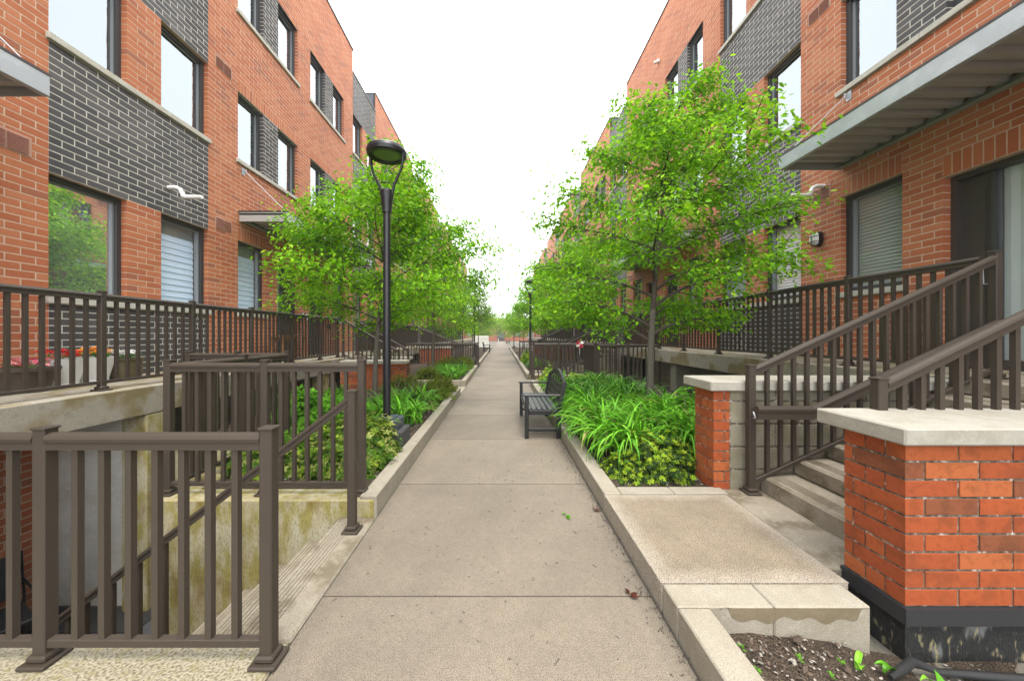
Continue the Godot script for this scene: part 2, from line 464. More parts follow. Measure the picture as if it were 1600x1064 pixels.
func town_block(side: int, s0: float, singles: int, label: String, style: Dictionary) -> Node3D:
	var base := 0.9 if side < 0 else 1.1
	var at := Vector3(-5.5, base, -s0) if side < 0 else Vector3(5.4, base, -(s0 + P))
	var t := thing("brick_townhouse", label, "townhouse", at, PI / 2 if side < 0 else -PI / 2, "brick townhouses along the path")
	var X := func(s: float) -> float: return s if side < 0 else P - s
	var lows: float = style.get("low_from", 99.0)   # where the brick goes on below the terrace
	# backing of mortar
	var sb := [0.0, 0.91, 1.44, 2.37, 3.07, 3.13, 3.93, 4.0, 4.06, 4.44, 4.48, 5.33, 5.37, 5.39, 5.91, 5.93, 5.97, 6.82, 6.86, 7.24, 7.3, 7.37, 8.17, 8.23, P]
	if lows < P: sb.append(lows); sb.sort()
	var nb := [-2.0, 0.0, 11.0, 12.0, 26.0, 29.0, 32.0, 47.0, 48.0, 64.0, 67.0, 82.0, 83.0, 99.0, 116.0, 125.0]
	var wall := MB.new()
	var red_m := Color(0.68, 0.51, 0.40)
	var dark_m := Color(0.66, 0.645, 0.62)
	var q := func(b: MB, x0: float, x1: float, y0: float, y1: float, z: float):
		b.quad(Vector3(x0, y0, z), Vector3(x1, y0, z), Vector3(x1, y1, z), Vector3(x0, y1, z))
	for i in sb.size() - 1:
		for j in nb.size() - 1:
			var k := block_class((sb[i] + sb[i + 1]) / 2, (nb[j] + nb[j + 1]) / 2)
			if k == "" or k == "o": continue
			wall.col = dark_m if k == "d" else red_m
			var a: float = X.call(sb[i]); var b: float = X.call(sb[i + 1])
			q.call(wall, minf(a, b), maxf(a, b), nb[j] * BH, nb[j + 1] * BH, -0.0022)
	if lows < P:
		wall.col = red_m
		q.call(wall, minf(X.call(lows), X.call(P)), maxf(X.call(lows), X.call(P)), -31 * BH, -2 * BH, -0.0022)
	# openings
	var ops := []   # s0 s1 n0 n1 kind
	for f in [[12, 29], [48, 64], [83, 99]]:
		ops.append([0.0, 0.91, f[0], f[1], "w"]); ops.append([1.44, 2.37, f[0], f[1], "w"])
	for f in [[48, 64], [83, 99]]:
		for w in OPEN_UP: ops.append([w[0], w[1], f[0], f[1], "w"])
	ops.append([3.13, 4.0, 12, 29, "w"]); ops.append([7.3, 8.17, 12, 29, "w"])
	ops.append([4.44, 5.37, 0, 26, "d"]); ops.append([5.93, 6.86, 0, 26, "d"])
	for o in ops:
		var a: float = minf(X.call(o[0]), X.call(o[1])) - 0.003
		var b: float = maxf(X.call(o[0]), X.call(o[1])) + 0.003
		var y0: float = o[2] * BH - 0.003
		var y1: float = o[3] * BH + 0.003
		var z0 := -0.0022
		var z1 := -0.2
		wall.col = red_m
		if o[3] > 40 and (is_equal_approx(o[0], 4.48) or is_equal_approx(o[1], 3.93) or is_equal_approx(o[0], 7.37) or is_equal_approx(o[1], 6.82)): wall.col = dark_m
		wall.quad(Vector3(a, y0, z1), Vector3(a, y0, z0), Vector3(a, y1, z0), Vector3(a, y1, z1))
		wall.quad(Vector3(b, y0, z0), Vector3(b, y0, z1), Vector3(b, y1, z1), Vector3(b, y1, z0))
		wall.quad(Vector3(a, y1, z0), Vector3(b, y1, z0), Vector3(b, y1, z1), Vector3(a, y1, z1))
		wall.quad(Vector3(a, y0, z1), Vector3(b, y0, z1), Vector3(b, y0, z0), Vector3(a, y0, z0))
	var wn := piece("wall", wall, M.mortar, t, true)
	# bricks in running bond
	var tone := FastNoiseLite.new()
	tone.seed = 300 + int(s0 * 10) + side
	tone.frequency = 0.5
	var list := []
	var g := 0.014
	var n_lo := -2
	for n in range(-31 if lows < P else n_lo, 125):
		var i := 0
		while i < sb.size() - 1:
			var k := block_class((sb[i] + sb[i + 1]) / 2, n + 0.5)
			if n < n_lo: k = "r" if sb[i] >= lows else ""
			if k != "r" and k != "d":
				i += 1
				continue
			var j := i
			while j + 1 < sb.size() - 1 and (block_class((sb[j + 1] + sb[j + 2]) / 2, n + 0.5) if n >= n_lo else "r") == k: j += 1
			var s_a: float = sb[i]
			var s_b: float = sb[j + 1]
			var ph := 0.0 if n % 2 == 0 else BL / 2
			var m := floori((s_a - ph) / BL)
			while m * BL + ph < s_b:
				var a := maxf(s_a, m * BL + ph)
				var b := minf(s_b, (m + 1) * BL + ph)
				m += 1
				if b - s_a < 0.05: continue
				if a - s_a < 0.05: a = s_a
				if s_b - b < 0.05:
					b = s_b
					m += 1
				var g0 := g / 2 if a > s_a + 0.001 else 0.0
				var g1 := g / 2 if b < s_b - 0.001 else 0.0
				if k == "d" and s_a == 0.0: g0 = maxf(g0, 0.003)
				var xa: float = X.call(a + g0); var xb: float = X.call(b - g1)
				var x0 := minf(xa, xb)
				var dz := rng.randf_range(-0.0006, 0.0012)
				var xf := Transform3D(Basis(Vector3(absf(xb - xa), 0, 0), Vector3(0, BH - g, 0), Vector3(0, 0, 0.1)), Vector3(x0, n * BH + g / 2, dz))
				var batch := tone.get_noise_2d((a + s0) * 1.0, n * BH * 1.4)
				var pk := pick_red() if k == "r" else pick_dark()
				if k == "r" and batch > 0.18 and rng.randf() < 0.5: pk = 2 if rng.randf() < 0.6 else 4
				if k == "r" and batch < -0.2 and rng.randf() < 0.5: pk = 3
				if k == "d" and batch > 0.2 and rng.randf() < 0.45: pk = 9
				list.append([xf, pk])
			i = j + 1
	# soldier courses
	for sc in [[3.13, 5.33, 64], [5.97, 8.17, 64], [3.13, 4.0, 29], [7.3, 8.17, 29], [4.44, 5.37, 26], [5.93, 6.86, 26]]:
		var cnt := roundi((sc[1] - sc[0]) / BH)
		var wd: float = (sc[1] - sc[0]) / cnt
		for c in cnt:
			var xa: float = X.call(sc[0] + c * wd + g / 2); var xb: float = X.call(sc[0] + (c + 1) * wd - g / 2)
			list.append([Transform3D(Basis(Vector3(absf(xb - xa), 0, 0), Vector3(0, 3 * BH - g, 0), Vector3(0, 0, 0.1)), Vector3(minf(xa, xb), sc[2] * BH + g / 2, 0)), pick_red()])
	lay(list, wn, t.transform, singles)
	# sills
	for sl in [[-0.03, 2.40, 11], [-0.03, 2.40, 47], [-0.03, 2.40, 82], [3.07, 5.39, 47], [5.91, 8.23, 47], [3.07, 5.39, 82], [5.91, 8.23, 82], [3.07, 4.06, 11], [7.24, 8.23, 11]]:
		var lng: float = sl[1] - sl[0]
		var cnt := 1 if lng < 1.2 else 2
		for c in cnt:
			var xa: float = X.call(sl[0] + lng * c / cnt + (0.002 if c else 0.0)); var xb: float = X.call(sl[0] + lng * (c + 1) / cnt - (0.0 if c == cnt - 1 else 0.002))
			var b := MB.new()
			b.cbox(Vector3(minf(xa, xb), sl[2] * BH + 0.004, -0.19), Vector3(maxf(xa, xb), (sl[2] + 1) * BH - 0.002, 0.045), 0.006)
			piece("window_sill", b, M.sill, t)
	# windows and doors
	var kinds: Dictionary = style.get("windows", {})
	for i in ops.size():
		var o: Array = ops[i]
		var a: float = minf(X.call(o[0]), X.call(o[1])); var b: float = maxf(X.call(o[0]), X.call(o[1]))
		if o[4] == "w":
			make_window(t, a, b, o[2] * BH, o[3] * BH, kinds.get(i, "sky" if o[2] > 40 else "dim"), s0 < 8)
		else:
			make_door(t, a, b, o[3] * BH, side)
	# the mass of the house behind its face, roof and flashings
	var body := MB.new()
	var d0: float = minf(X.call(0.0), X.call(2.37)); var d1: float = maxf(X.call(0.0), X.call(2.37))
	var r0: float = minf(X.call(2.37), X.call(P)); var r1: float = maxf(X.call(2.37), X.call(P))
	body.box(Vector3(0.001, -3.0, -9), Vector3(P - 0.001, 11.05 - 1.0, -0.42))
	piece("interior_wall", body, M.interior, t)
	var par := MB.new()
	par.box(Vector3(d0, 99 * BH, -0.4), Vector3(d1, 116 * BH - 0.005, -0.012))
	par.box(Vector3(r0, 99 * BH, -2.2), Vector3(r1, 125 * BH - 0.005, -0.012))
	par.box(Vector3(0, 10.06, -9.5), Vector3(P, 10.2, -2.2))
	piece("roof", par, M.dark_metal, t)
	var fl := MB.new()
	fl.box(Vector3(d0 + 0.01, 116 * BH + 0.0, -0.45), Vector3(d1 - 0.01, 116 * BH + 0.05, 0.02))
	fl.box(Vector3(r0 - 0.015, 125 * BH + 0.0, -2.25), Vector3(r1 + 0.015, 125 * BH + 0.05, 0.03))
	piece("roof_flashing", fl, M.flashing, t)
	# brick-coloured double vents beside the dark bay
	if s0 < 20:
		for vn in [[2.53, 30], [2.53, 65]]:
			for sgn in [0, 1]:
				var ss: float = vn[0] if sgn == 0 else 11.3 - vn[0] - 0.43
				var va: float = minf(X.call(ss), X.call(ss + 0.43))
				var vb := MB.new()
				vb.box(Vector3(va, vn[1] * BH, -0.01), Vector3(va + 0.43, vn[1] * BH + 0.225, 0.006))
				var vp := piece("wall_vent", vb, M.vent_rim, t)
				for h in 2:
					var lv := MB.new()
					for k in 9:
						var yy: float = vn[1] * BH + 0.02 + k * 0.021
						lv.quad(Vector3(va + 0.02 + h * 0.2, yy, 0.018), Vector3(va + 0.2 + h * 0.2, yy, 0.018), Vector3(va + 0.2 + h * 0.2, yy + 0.019, 0.008), Vector3(va + 0.02 + h * 0.2, yy + 0.019, 0.008))
						lv.quad(Vector3(va + 0.02 + h * 0.2, yy - 0.002, 0.008), Vector3(va + 0.2 + h * 0.2, yy - 0.002, 0.008), Vector3(va + 0.2 + h * 0.2, yy, 0.018), Vector3(va + 0.02 + h * 0.2, yy, 0.018))
					piece("louvre", lv, M.vent, vp)
	# canopy over the two doors
	canopy(t, minf(X.call(3.15), X.call(8.15)), maxf(X.call(3.15), X.call(8.15)), side)
	return t

func make_window(t: Node3D, a: float, b: float, y0: float, y1: float, kind: String, near: bool) -> void:
	var f := MB.new()
	var w := 0.065
	var zf := -0.085
	var zb := -0.19
	for r in [[a, a + w, y0, y1], [b - w, b, y0, y1], [a + w, b - w, y0, y0 + w], [a + w, b - w, y1 - w, y1]]:
		f.box(Vector3(r[0], r[2], zb), Vector3(r[1], r[3], zf))
	var o := piece("window", f, M.frame, t)
	var s := MB.new()
	var i := w
	var e := w + 0.022
	for r in [[a + i, a + e, y0 + i, y1 - i], [b - e, b - i, y0 + i, y1 - i], [a + e, b - e, y0 + i, y0 + e], [a + e, b - e, y1 - e, y1 - i]]:
		s.box(Vector3(r[0], r[2], zb), Vector3(r[1], r[3], -0.125))
	piece("sash", s, M.frame_light, o)
	var p := MB.new()
	var z := -0.15
	p.quad(Vector3(a + e, y0 + e, z), Vector3(b - e, y0 + e, z), Vector3(b - e, y1 - e, z), Vector3(a + e, y1 - e, z))
	var gm: Material = M.glass_mirror if kind == "mirror" else M.glass_sky if kind == "sky" else M.glass_dim if kind == "dim" else M.glass_clear
	piece("pane", p, gm, o)
	if kind == "slats":
		var k := 0
		var hh := 0.105
		var yy := y0 + e
		while yy < y1 - e - 0.19:
			var sl := MB.new()
			sl.quad(Vector3(a + e, yy, -0.205), Vector3(b - e, yy, -0.205), Vector3(b - e, yy + hh - 0.004, -0.222), Vector3(a + e, yy + hh - 0.004, -0.222))
			sl.quad(Vector3(a + e, yy + hh - 0.004, -0.222), Vector3(b - e, yy + hh - 0.004, -0.222), Vector3(b - e, yy + hh, -0.205), Vector3(a + e, yy + hh, -0.205))
			piece("blind_slat", sl, M.blind_blue, o)
			yy += hh
			k += 1
		var back := MB.new()
		back.quad(Vector3(a, y0, -0.3), Vector3(b, y0, -0.3), Vector3(b, y1, -0.3), Vector3(a, y1, -0.3))
		piece("room_wall", back, M.blind_dark, o)
	elif kind == "roller" or kind == "dark_blind":
		var sl := MB.new()
		var yy := y0 + e
		while yy < y1 - e - 0.02:
			sl.quad(Vector3(a + e, yy, -0.20), Vector3(b - e, yy, -0.20), Vector3(b - e, yy + 0.045, -0.215), Vector3(a + e, yy + 0.045, -0.215))
			sl.quad(Vector3(a + e, yy + 0.045, -0.215), Vector3(b - e, yy + 0.045, -0.215), Vector3(b - e, yy + 0.052, -0.20), Vector3(a + e, yy + 0.052, -0.20))
			yy += 0.052
		piece("blind", sl, M.blind_white if kind == "roller" else M.blind_dark, o)

func make_door(t: Node3D, a: float, b: float, y1: float, side: int) -> void:
	# near half glass, far half a solid leaf
	var f := MB.new()
	for r in [[a, a + 0.06, 0.0, y1], [b - 0.06, b, 0.0, y1], [a + 0.06, b - 0.06, y1 - 0.06, y1]]:
		f.box(Vector3(r[0], r[2], -0.24), Vector3(r[1], r[3], -0.1))
	var o := piece("door", f, M.door, t)
	var near_at := a + 0.06 if side < 0 else b - 0.06
	var dirn := 1.0 if side < 0 else -1.0
	var gl0: float = near_at; var gl1: float = near_at + dirn * (0.38 if side < 0 else 0.5)
	var st := MB.new()
	st.box(Vector3(minf(gl1, gl1 + dirn * 0.03), 0, -0.22), Vector3(maxf(gl1, gl1 + dirn * 0.03), y1 - 0.06, -0.13))
	piece("mullion", st, M.frame, o)
	var p := MB.new()
	p.quad(Vector3(minf(gl0, gl1), 0.12, -0.18), Vector3(maxf(gl0, gl1), 0.12, -0.18), Vector3(maxf(gl0, gl1), y1 - 0.06, -0.18), Vector3(minf(gl0, gl1), y1 - 0.06, -0.18))
	piece("pane", p, M.glass_clear, o)
	var cu := MB.new()
	for q in 8:
		var xa := lerpf(minf(gl0, gl1), maxf(gl0, gl1), q / 8.0); var xb := lerpf(minf(gl0, gl1), maxf(gl0, gl1), (q + 1) / 8.0)
		var za := -0.225 if q % 2 else -0.24
		var zb := -0.24 if q % 2 else -0.225
		cu.quad(Vector3(xa, 0.1, za), Vector3(xb, 0.1, zb), Vector3(xb, y1 - 0.06, zb), Vector3(xa, y1 - 0.06, za))
	piece("curtain", cu, M.curtain, o)
	var k := MB.new()
	k.box(Vector3(minf(gl0, gl1), 0.0, -0.22), Vector3(maxf(gl0, gl1), 0.12, -0.14))
	piece("kick_plate", k, M.door, o)
	var lf0: float = gl1 + dirn * 0.03
	var lf1: float = a + 0.06 if side > 0 else b - 0.06
	var l := MB.new()
	l.box(Vector3(minf(lf0, lf1), 0.01, -0.22), Vector3(maxf(lf0, lf1), y1 - 0.06, -0.17))
	l.box(Vector3(minf(lf0, lf1) + 0.07, 0.25, -0.171), Vector3(maxf(lf0, lf1) - 0.07, 0.95, -0.162))
	l.box(Vector3(minf(lf0, lf1) + 0.07, 1.1, -0.171), Vector3(maxf(lf0, lf1) - 0.07, y1 - 0.25, -0.162))
	piece("door_leaf", l, M.door, o)
	var h := MB.new()
	var hx := lf0 + dirn * 0.05
	h.tube([Vector3(hx, 0.98, -0.165), Vector3(hx, 0.98, -0.11), Vector3(hx, 1.16, -0.10), Vector3(hx, 1.2, -0.165)], [0.009, 0.009, 0.009, 0.009], 6)
	piece("handle", h, M.steel, o)

func canopy(t: Node3D, a: float, b: float, side: int) -> void:
	var yb := 2.97 if side < 0 else 3.0
	var pr := 1.0
	var o := Node3D.new()
	o.name = "canopy"
	t.add_child(o, true)
	# corrugated deck, ribs across the projection
	var d := MB.new()
	var x := a + 0.03
	var top := yb + 0.12
	while x < b - 0.03:
		var w := minf(0.19, b - 0.03 - x)
		var xs := [x, x + w * 0.35, x + w * 0.48, x + w * 0.87, x + w]
		var ys := [top, top, top - 0.055, top - 0.055, top]
		for i in 4:
			d.quad(Vector3(xs[i], ys[i], 0.06), Vector3(xs[i + 1], ys[i + 1], 0.06), Vector3(xs[i + 1], ys[i + 1], pr - 0.06), Vector3(xs[i], ys[i], pr - 0.06))
		x += 0.19
	piece("corrugated_deck", d, M.deck_metal, o)
	var rf := MB.new()
	rf.box(Vector3(a, yb + 0.135, 0.01), Vector3(b, yb + 0.17, pr - 0.03))
	piece("canopy_roof", rf, M.flashing, o)
	# steel channel along the front and the two ends
	var c := MB.new()
	c.cbox(Vector3(a, yb, pr - 0.012), Vector3(b, yb + 0.2, pr), 0.003)
	c.box(Vector3(a, yb, pr - 0.06), Vector3(b, yb + 0.01, pr - 0.012))
	c.box(Vector3(a, yb + 0.19, pr - 0.06), Vector3(b, yb + 0.2, pr - 0.012))
	piece("front_channel", c, M.steel, o)
	for xx in [a, b - 0.012]:
		var e := MB.new()
		e.box(Vector3(xx, yb + 0.001, 0.012), Vector3(xx + 0.012, yb + 0.199, pr - 0.013))
		piece("end_channel", e, M.deck_metal, o)
	var l := MB.new()
	l.box(Vector3(a + 0.013, yb + 0.012, 0.006), Vector3(b - 0.013, yb + 0.115, 0.02))
	l.box(Vector3(a + 0.013, yb + 0.012, 0.02), Vector3(b - 0.013, yb + 0.022, 0.1))
	piece("ledger_angle", l, M.ledger, o)
	var fl := MB.new()
	fl.box(Vector3(a - 0.01, yb + 0.2, -0.005), Vector3(b + 0.01, yb + 0.225, pr + 0.005))
	piece("drip_edge", fl, M.flashing, o)
	# tie rods from anchors on the wall
	for xx in [a + 0.12, b - 0.12]:
		var r := MB.new()
		r.tube([Vector3(xx, yb + 1.1, 0.05), Vector3(xx, yb + 0.22, pr - 0.05)], [0.007, 0.007], 6)
		var rn := piece("tie_rod", r, M.steel, o)
		var an := MB.new()
		an.box(Vector3(xx - 0.04, yb + 1.03, 0.003), Vector3(xx + 0.04, yb + 1.17, 0.012))
		an.box(Vector3(xx - 0.006, yb + 1.06, 0.012), Vector3(xx + 0.006, yb + 1.14, 0.08))
		an.tube([Vector3(xx - 0.02, yb + 1.1, 0.06), Vector3(xx + 0.02, yb + 1.1, 0.06)], [0.014, 0.014], 8)
		piece("wall_anchor", an, M.steel, rn)

# ------------------------------------------------------------------ railings
const RAIL_PROF := [[0.0, -0.024], [0.0, 0.024], [0.038, 0.024], [0.038, 0.031], [0.052, 0.033], [0.066, 0.026], [0.074, 0.012], [0.076, 0.0], [0.074, -0.012], [0.066, -0.026], [0.052, -0.033], [0.038, -0.031], [0.038, -0.024]]
const LOW_PROF := [[0.0, -0.019], [0.0, 0.019], [0.03, 0.019], [0.034, 0.014], [0.034, -0.014], [0.03, -0.019]]
var post_meshes := {}
var baluster_unit: ArrayMesh

func post_mesh(h: float) -> ArrayMesh:
	var key := snappedf(h, 0.001)
	if not post_meshes.has(key):
		var b := MB.new()
		b.cbox(Vector3(-0.029, 0.0, -0.029), Vector3(0.029, h, 0.029), 0.005)
		b.cbox(Vector3(-0.034, h - 0.004, -0.034), Vector3(0.034, h + 0.008, 0.034), 0.003)
		post_meshes[key] = b.mesh(M.rail)
	return post_meshes[key]

var base_mesh: ArrayMesh
func base_plate() -> ArrayMesh:
	if base_mesh == null:
		var b := MB.new()
		b.cbox(Vector3(-0.062, 0.0, -0.062), Vector3(0.062, 0.02, 0.062), 0.006)
		b.cbox(Vector3(-0.043, 0.02, -0.043), Vector3(0.043, 0.05, 0.043), 0.008)
		base_mesh = b.mesh(M.rail)
	return base_mesh

# a and b: the base points of the run; posts: distances along it (in plan)
func railing(label: String, group: String, a: Vector3, b: Vector3, posts: Array, o := {}) -> Node3D:
	var h: float = o.get("h", 1.07)
	var flat := Vector3(b.x - a.x, 0, b.z - a.z)
	var L := flat.length()
	var slope := (b.y - a.y) / L
	var t := thing(o.get("called", "railing"), label, "railing", a, atan2(-flat.z, flat.x), group)
	var top := h - 0.095
	var bars: bool = o.get("bars", true)
	var gap: float = o.get("gap", 0.116)
	var from: float = o.get("from", 0.0)
	var far: bool = o.get("far", false)
	if baluster_unit == null:
		var u := MB.new()
		u.box(Vector3(-0.0145, 0, -0.0145), Vector3(0.0145, 1, 0.0145))
		baluster_unit = u.mesh(M.rail)
	for p in posts:
		var pn := put("post", post_mesh(o.get("post_h", h)), t, Transform3D(Basis(), Vector3(p, slope * p, 0)))
		if o.get("plates", true):
			put("base_plate", base_plate(), pn)
	var ends := posts.duplicate()
	if ends.is_empty() or ends[0] > 0.05: ends.push_front(0.0)
	if ends[-1] < L - 0.05: ends.append(L)
	var joined := []
	for i in ends.size() - 1:
		var x0: float = ends[i] + 0.027
		var x1: float = ends[i + 1] - 0.027
		var r := MB.new()
		r.sweep(RAIL_PROF, x0, x1, slope)
		var tr := piece("top_rail", r, M.rail, t)
		tr.position.y = top
		if o.get("low", true):
			var l := MB.new()
			l.sweep(LOW_PROF, x0, x1, slope)
			var lr := piece("bottom_rail", l, M.rail, t)
			lr.position.y = 0.075
		if not bars: continue
		var cnt := maxi(1, roundi((x1 - x0) / gap) - 1)
		for k in cnt:
			var x := x0 + (x1 - x0) * (k + 1) / (cnt + 1)
			if x < from: continue
			var y0: float = 0.10 + slope * x
			var y1: float = top + 0.005 + slope * x
			var xf := Transform3D(Basis.from_scale(Vector3(1, y1 - y0, 1)), Vector3(x, y0, 0))
			if far: joined.append(xf)
			else: put("baluster", baluster_unit, t, xf)
	if joined.size(): many("balusters", baluster_unit, joined, [], t)
	return t

# ------------------------------------------------------------------ stairs and cheek walls
func up_stairs(label: String, side: int, d0: float, d1: float, y0: float, x0: float, tread: float, rise: float, cnt: int, x_end: float) -> void:
	var t := thing("concrete_stairs", label, "stairs", Vector3(side * x0, y0, -(d0 + d1) / 2), 0.0, "concrete stairs up to the terraces")
	var hw := (d1 - d0) / 2
	for i in cnt:
		var b := MB.new()
		var xa := i * tread
		var lo := minf(side * xa, side * (x_end - x0)); var hi := maxf(side * xa, side * (x_end - x0))
		b.cbox(Vector3(lo, i * rise - (0.3 if i == 0 else 0.0), -hw), Vector3(hi, (i + 1) * rise, hw), 0.018)
		var st := piece("step", b, M.step, t)
		var gr := MB.new()
		for k in 5:
			var gx := xa + 0.05 + k * 0.022
			gr.box(Vector3(minf(side * gx, side * (gx + 0.010)), (i + 1) * rise - 0.001, -hw + 0.05), Vector3(maxf(side * gx, side * (gx + 0.010)), (i + 1) * rise + 0.004, hw - 0.05))
		piece("grip_ridges", gr, M.step, st)

# brick pier with its coping; x runs outwards from x0, d0 is the face toward the camera
func brick_cheek(label: String, side: int, x0: float, x1: float, d0: float, d1: float, y0: float, courses: int, brick_to: float, single: bool, base := true) -> Node3D:
	var t := thing("brick_stair_wall", label, "low wall", Vector3(side * x0, y0, -d0), 0.0, "brick walls beside the stairs")
	var top := courses * BH
	var core := MB.new()
	var lx := x1 - x0
	var ld := d1 - d0
	var sx := func(b: MB, xa: float, ya: float, za: float, xb: float, yb: float, zb: float): b.box(Vector3(minf(side * xa, side * xb), ya, za), Vector3(maxf(side * xa, side * xb), yb, zb))
	sx.call(core, 0.005, 0.0, -ld + 0.005, lx, top, -0.005)
	var cn := piece("wall_core", core, M.pillar_mortar, t)
	var list := []
	var g := 0.012
	var add_front := func(a: float, b: float, n: int):
		var xa := side * a; var xb := side * b
		list.append([Transform3D(Basis(Vector3(absf(b - a), 0, 0), Vector3(0, BH - g, 0), Vector3(0, 0, 0.09)), Vector3(minf(xa, xb), n * BH + g / 2, rng.randf_range(-0.001, 0.0015))), 10 + pick_red()])
	var add_end := func(a: float, b: float, n: int):   # a..b along depth on the end face
		if side > 0:
			list.append([Transform3D(Basis(Vector3(0, 0, b - a), Vector3(0, BH - g, 0), Vector3(-0.09, 0, 0)), Vector3(rng.randf_range(-0.001, 0.001), n * BH + g / 2, -b)), 10 + pick_red()])
		else:
			list.append([Transform3D(Basis(Vector3(0, 0, -(b - a)), Vector3(0, BH - g, 0), Vector3(0.09, 0, 0)), Vector3(rng.randf_range(-0.001, 0.001), n * BH + g / 2, -a)), 10 + pick_red()])
	for n in courses:
		var odd := n % 2 == 1
		var x := 0.0
		if odd:
			x = 0.1
			add_end.call(0.0005, minf(0.257, ld), n)
			if ld > 0.28: add_end.call(0.267, ld, n)
		else:
			add_end.call(0.1, minf(ld, 0.19 if ld > 0.25 else ld), n)
			if ld > 0.25: add_end.call(0.20, ld, n)
		while x < brick_to - 0.03:
			var e := minf(x + 0.257, brick_to)
			add_front.call(x, e, n)
			x += BL
	if single:
		lay(list, cn, Transform3D(t.basis, t.position), 300)
	else:
		var xfs := []
		var cols := []
		for it in list:
			xfs.append(it[0]); cols.append(brick_color(it[1]))
		many("bricks", brick_plain, xfs, cols, cn)
	# concrete blocks beyond the brick end
	if brick_to < lx - 0.1:
		var n := 0
		var yy := 0.0
		while yy < top - 0.02:
			var hh := minf(0.19, top - yy)
			var x := brick_to + 0.01
			if n % 2: x -= 0.2
			while x < lx:
				var xa := maxf(x, brick_to + 0.01)
				var xb := minf(x + 0.39, lx)
				x += 0.40
				if xb - xa < 0.04: continue
				var b := MB.new()
				var tone := rng.randf_range(0.82, 1.0)
				b.col = Color(tone, tone, tone * 0.98)
				b.cbox(Vector3(minf(side * xa, side * xb), yy + 0.003, -0.12), Vector3(maxf(side * xa, side * xb), yy + hh - 0.003, 0.0), 0.004)
				piece("concrete_block", b, M.cmu, t, true)
			yy += 0.2
			n += 1
	var cp := MB.new()
	var xq := -0.05
	var seg := 0
	while xq < lx:
		var xe := minf(xq + 1.25, lx)
		var b := MB.new()
		b.col = Color.WHITE
		b.cbox(Vector3(minf(side * xq, side * (xe - 0.004)), top, -ld - 0.13), Vector3(maxf(side * xq, side * (xe - 0.004)), top + 0.085, 0.045), 0.008)
		piece("coping_stone", b, M.coping, t, true)
		xq = xe
		seg += 1
	if base:
		var fb := MB.new()
		sx.call(fb, -0.012, -0.085, -ld - 0.012, lx, -0.001, 0.014)
		piece("base_course", fb, M.black_band, t)
		var ff := MB.new()
		sx.call(ff, 0.012, -0.5, -ld + 0.01, lx, -0.085, -0.012)
		piece("foundation", ff, M.black_base, t)
	return t

# ------------------------------------------------------------------ plants
var leaf_mesh: ArrayMesh
var sprig_mesh: ArrayMesh
var oval_mesh: ArrayMesh

func make_leaves() -> void:
	var b := MB.new()
	var m := [Vector3(0, 0, 0), Vector3(0.24, 0.05, 0.33), Vector3(0, -0.01, 0.38), Vector3(-0.24, 0.05, 0.33), Vector3(0.2, 0.02, 0.66), Vector3(-0.2, 0.02, 0.66), Vector3(0, -0.06, 1.0), Vector3(0, -0.03, 0.7)]
	for q in [[0, 1, 2], [0, 2, 3], [1, 4, 7], [1, 7, 2], [3, 2, 7], [3, 7, 5], [4, 6, 7], [5, 7, 6]]:
		b.tri(m[q[0]], m[q[2]], m[q[1]])
	leaf_mesh = b.mesh(M.leaf, true)
	# a yew sprig: a short shoot with needles in two ranks
	var s := MB.new()
	for k in 7:
		var z := 0.1 + k * 0.13
		for sd in [-1.0, 1.0]:
			var r := 0.34 - 0.03 * k
			s.tri(Vector3(0, 0, z - 0.05), Vector3(sd * r, 0.10, z + 0.2), Vector3(0, 0.0, z + 0.06))
			s.tri(Vector3(0, 0, z - 0.05), Vector3(sd * r * 0.4, r * 0.8, z + 0.2), Vector3(0, 0.0, z + 0.06))
	s.tri(Vector3(-0.02, 0, 0), Vector3(0.02, 0, 0), Vector3(0, 0.02, 1.0))
	sprig_mesh = s.mesh(M.leaf, true)
	# a whorl of five oval leaves
	var o := MB.new()
	for k in 5:
		var a := TAU * k / 5
		var q := Basis(Vector3.UP, a)
		var up := 0.25 + 0.12 * (k % 2)
		o.tri(q * Vector3(0, 0, 0.05), q * Vector3(0.26, up * 0.6, 0.5), q * Vector3(0, up * 0.5, 0.5))
		o.tri(q * Vector3(0, 0, 0.05), q * Vector3(0, up * 0.5, 0.5), q * Vector3(-0.26, up * 0.6, 0.5))
		o.tri(q * Vector3(0.26, up * 0.6, 0.5), q * Vector3(0, up, 1.0), q * Vector3(0, up * 0.5, 0.5))
		o.tri(q * Vector3(0, up * 0.5, 0.5), q * Vector3(0, up, 1.0), q * Vector3(-0.26, up * 0.6, 0.5))
	oval_mesh = o.mesh(M.leaf, true)

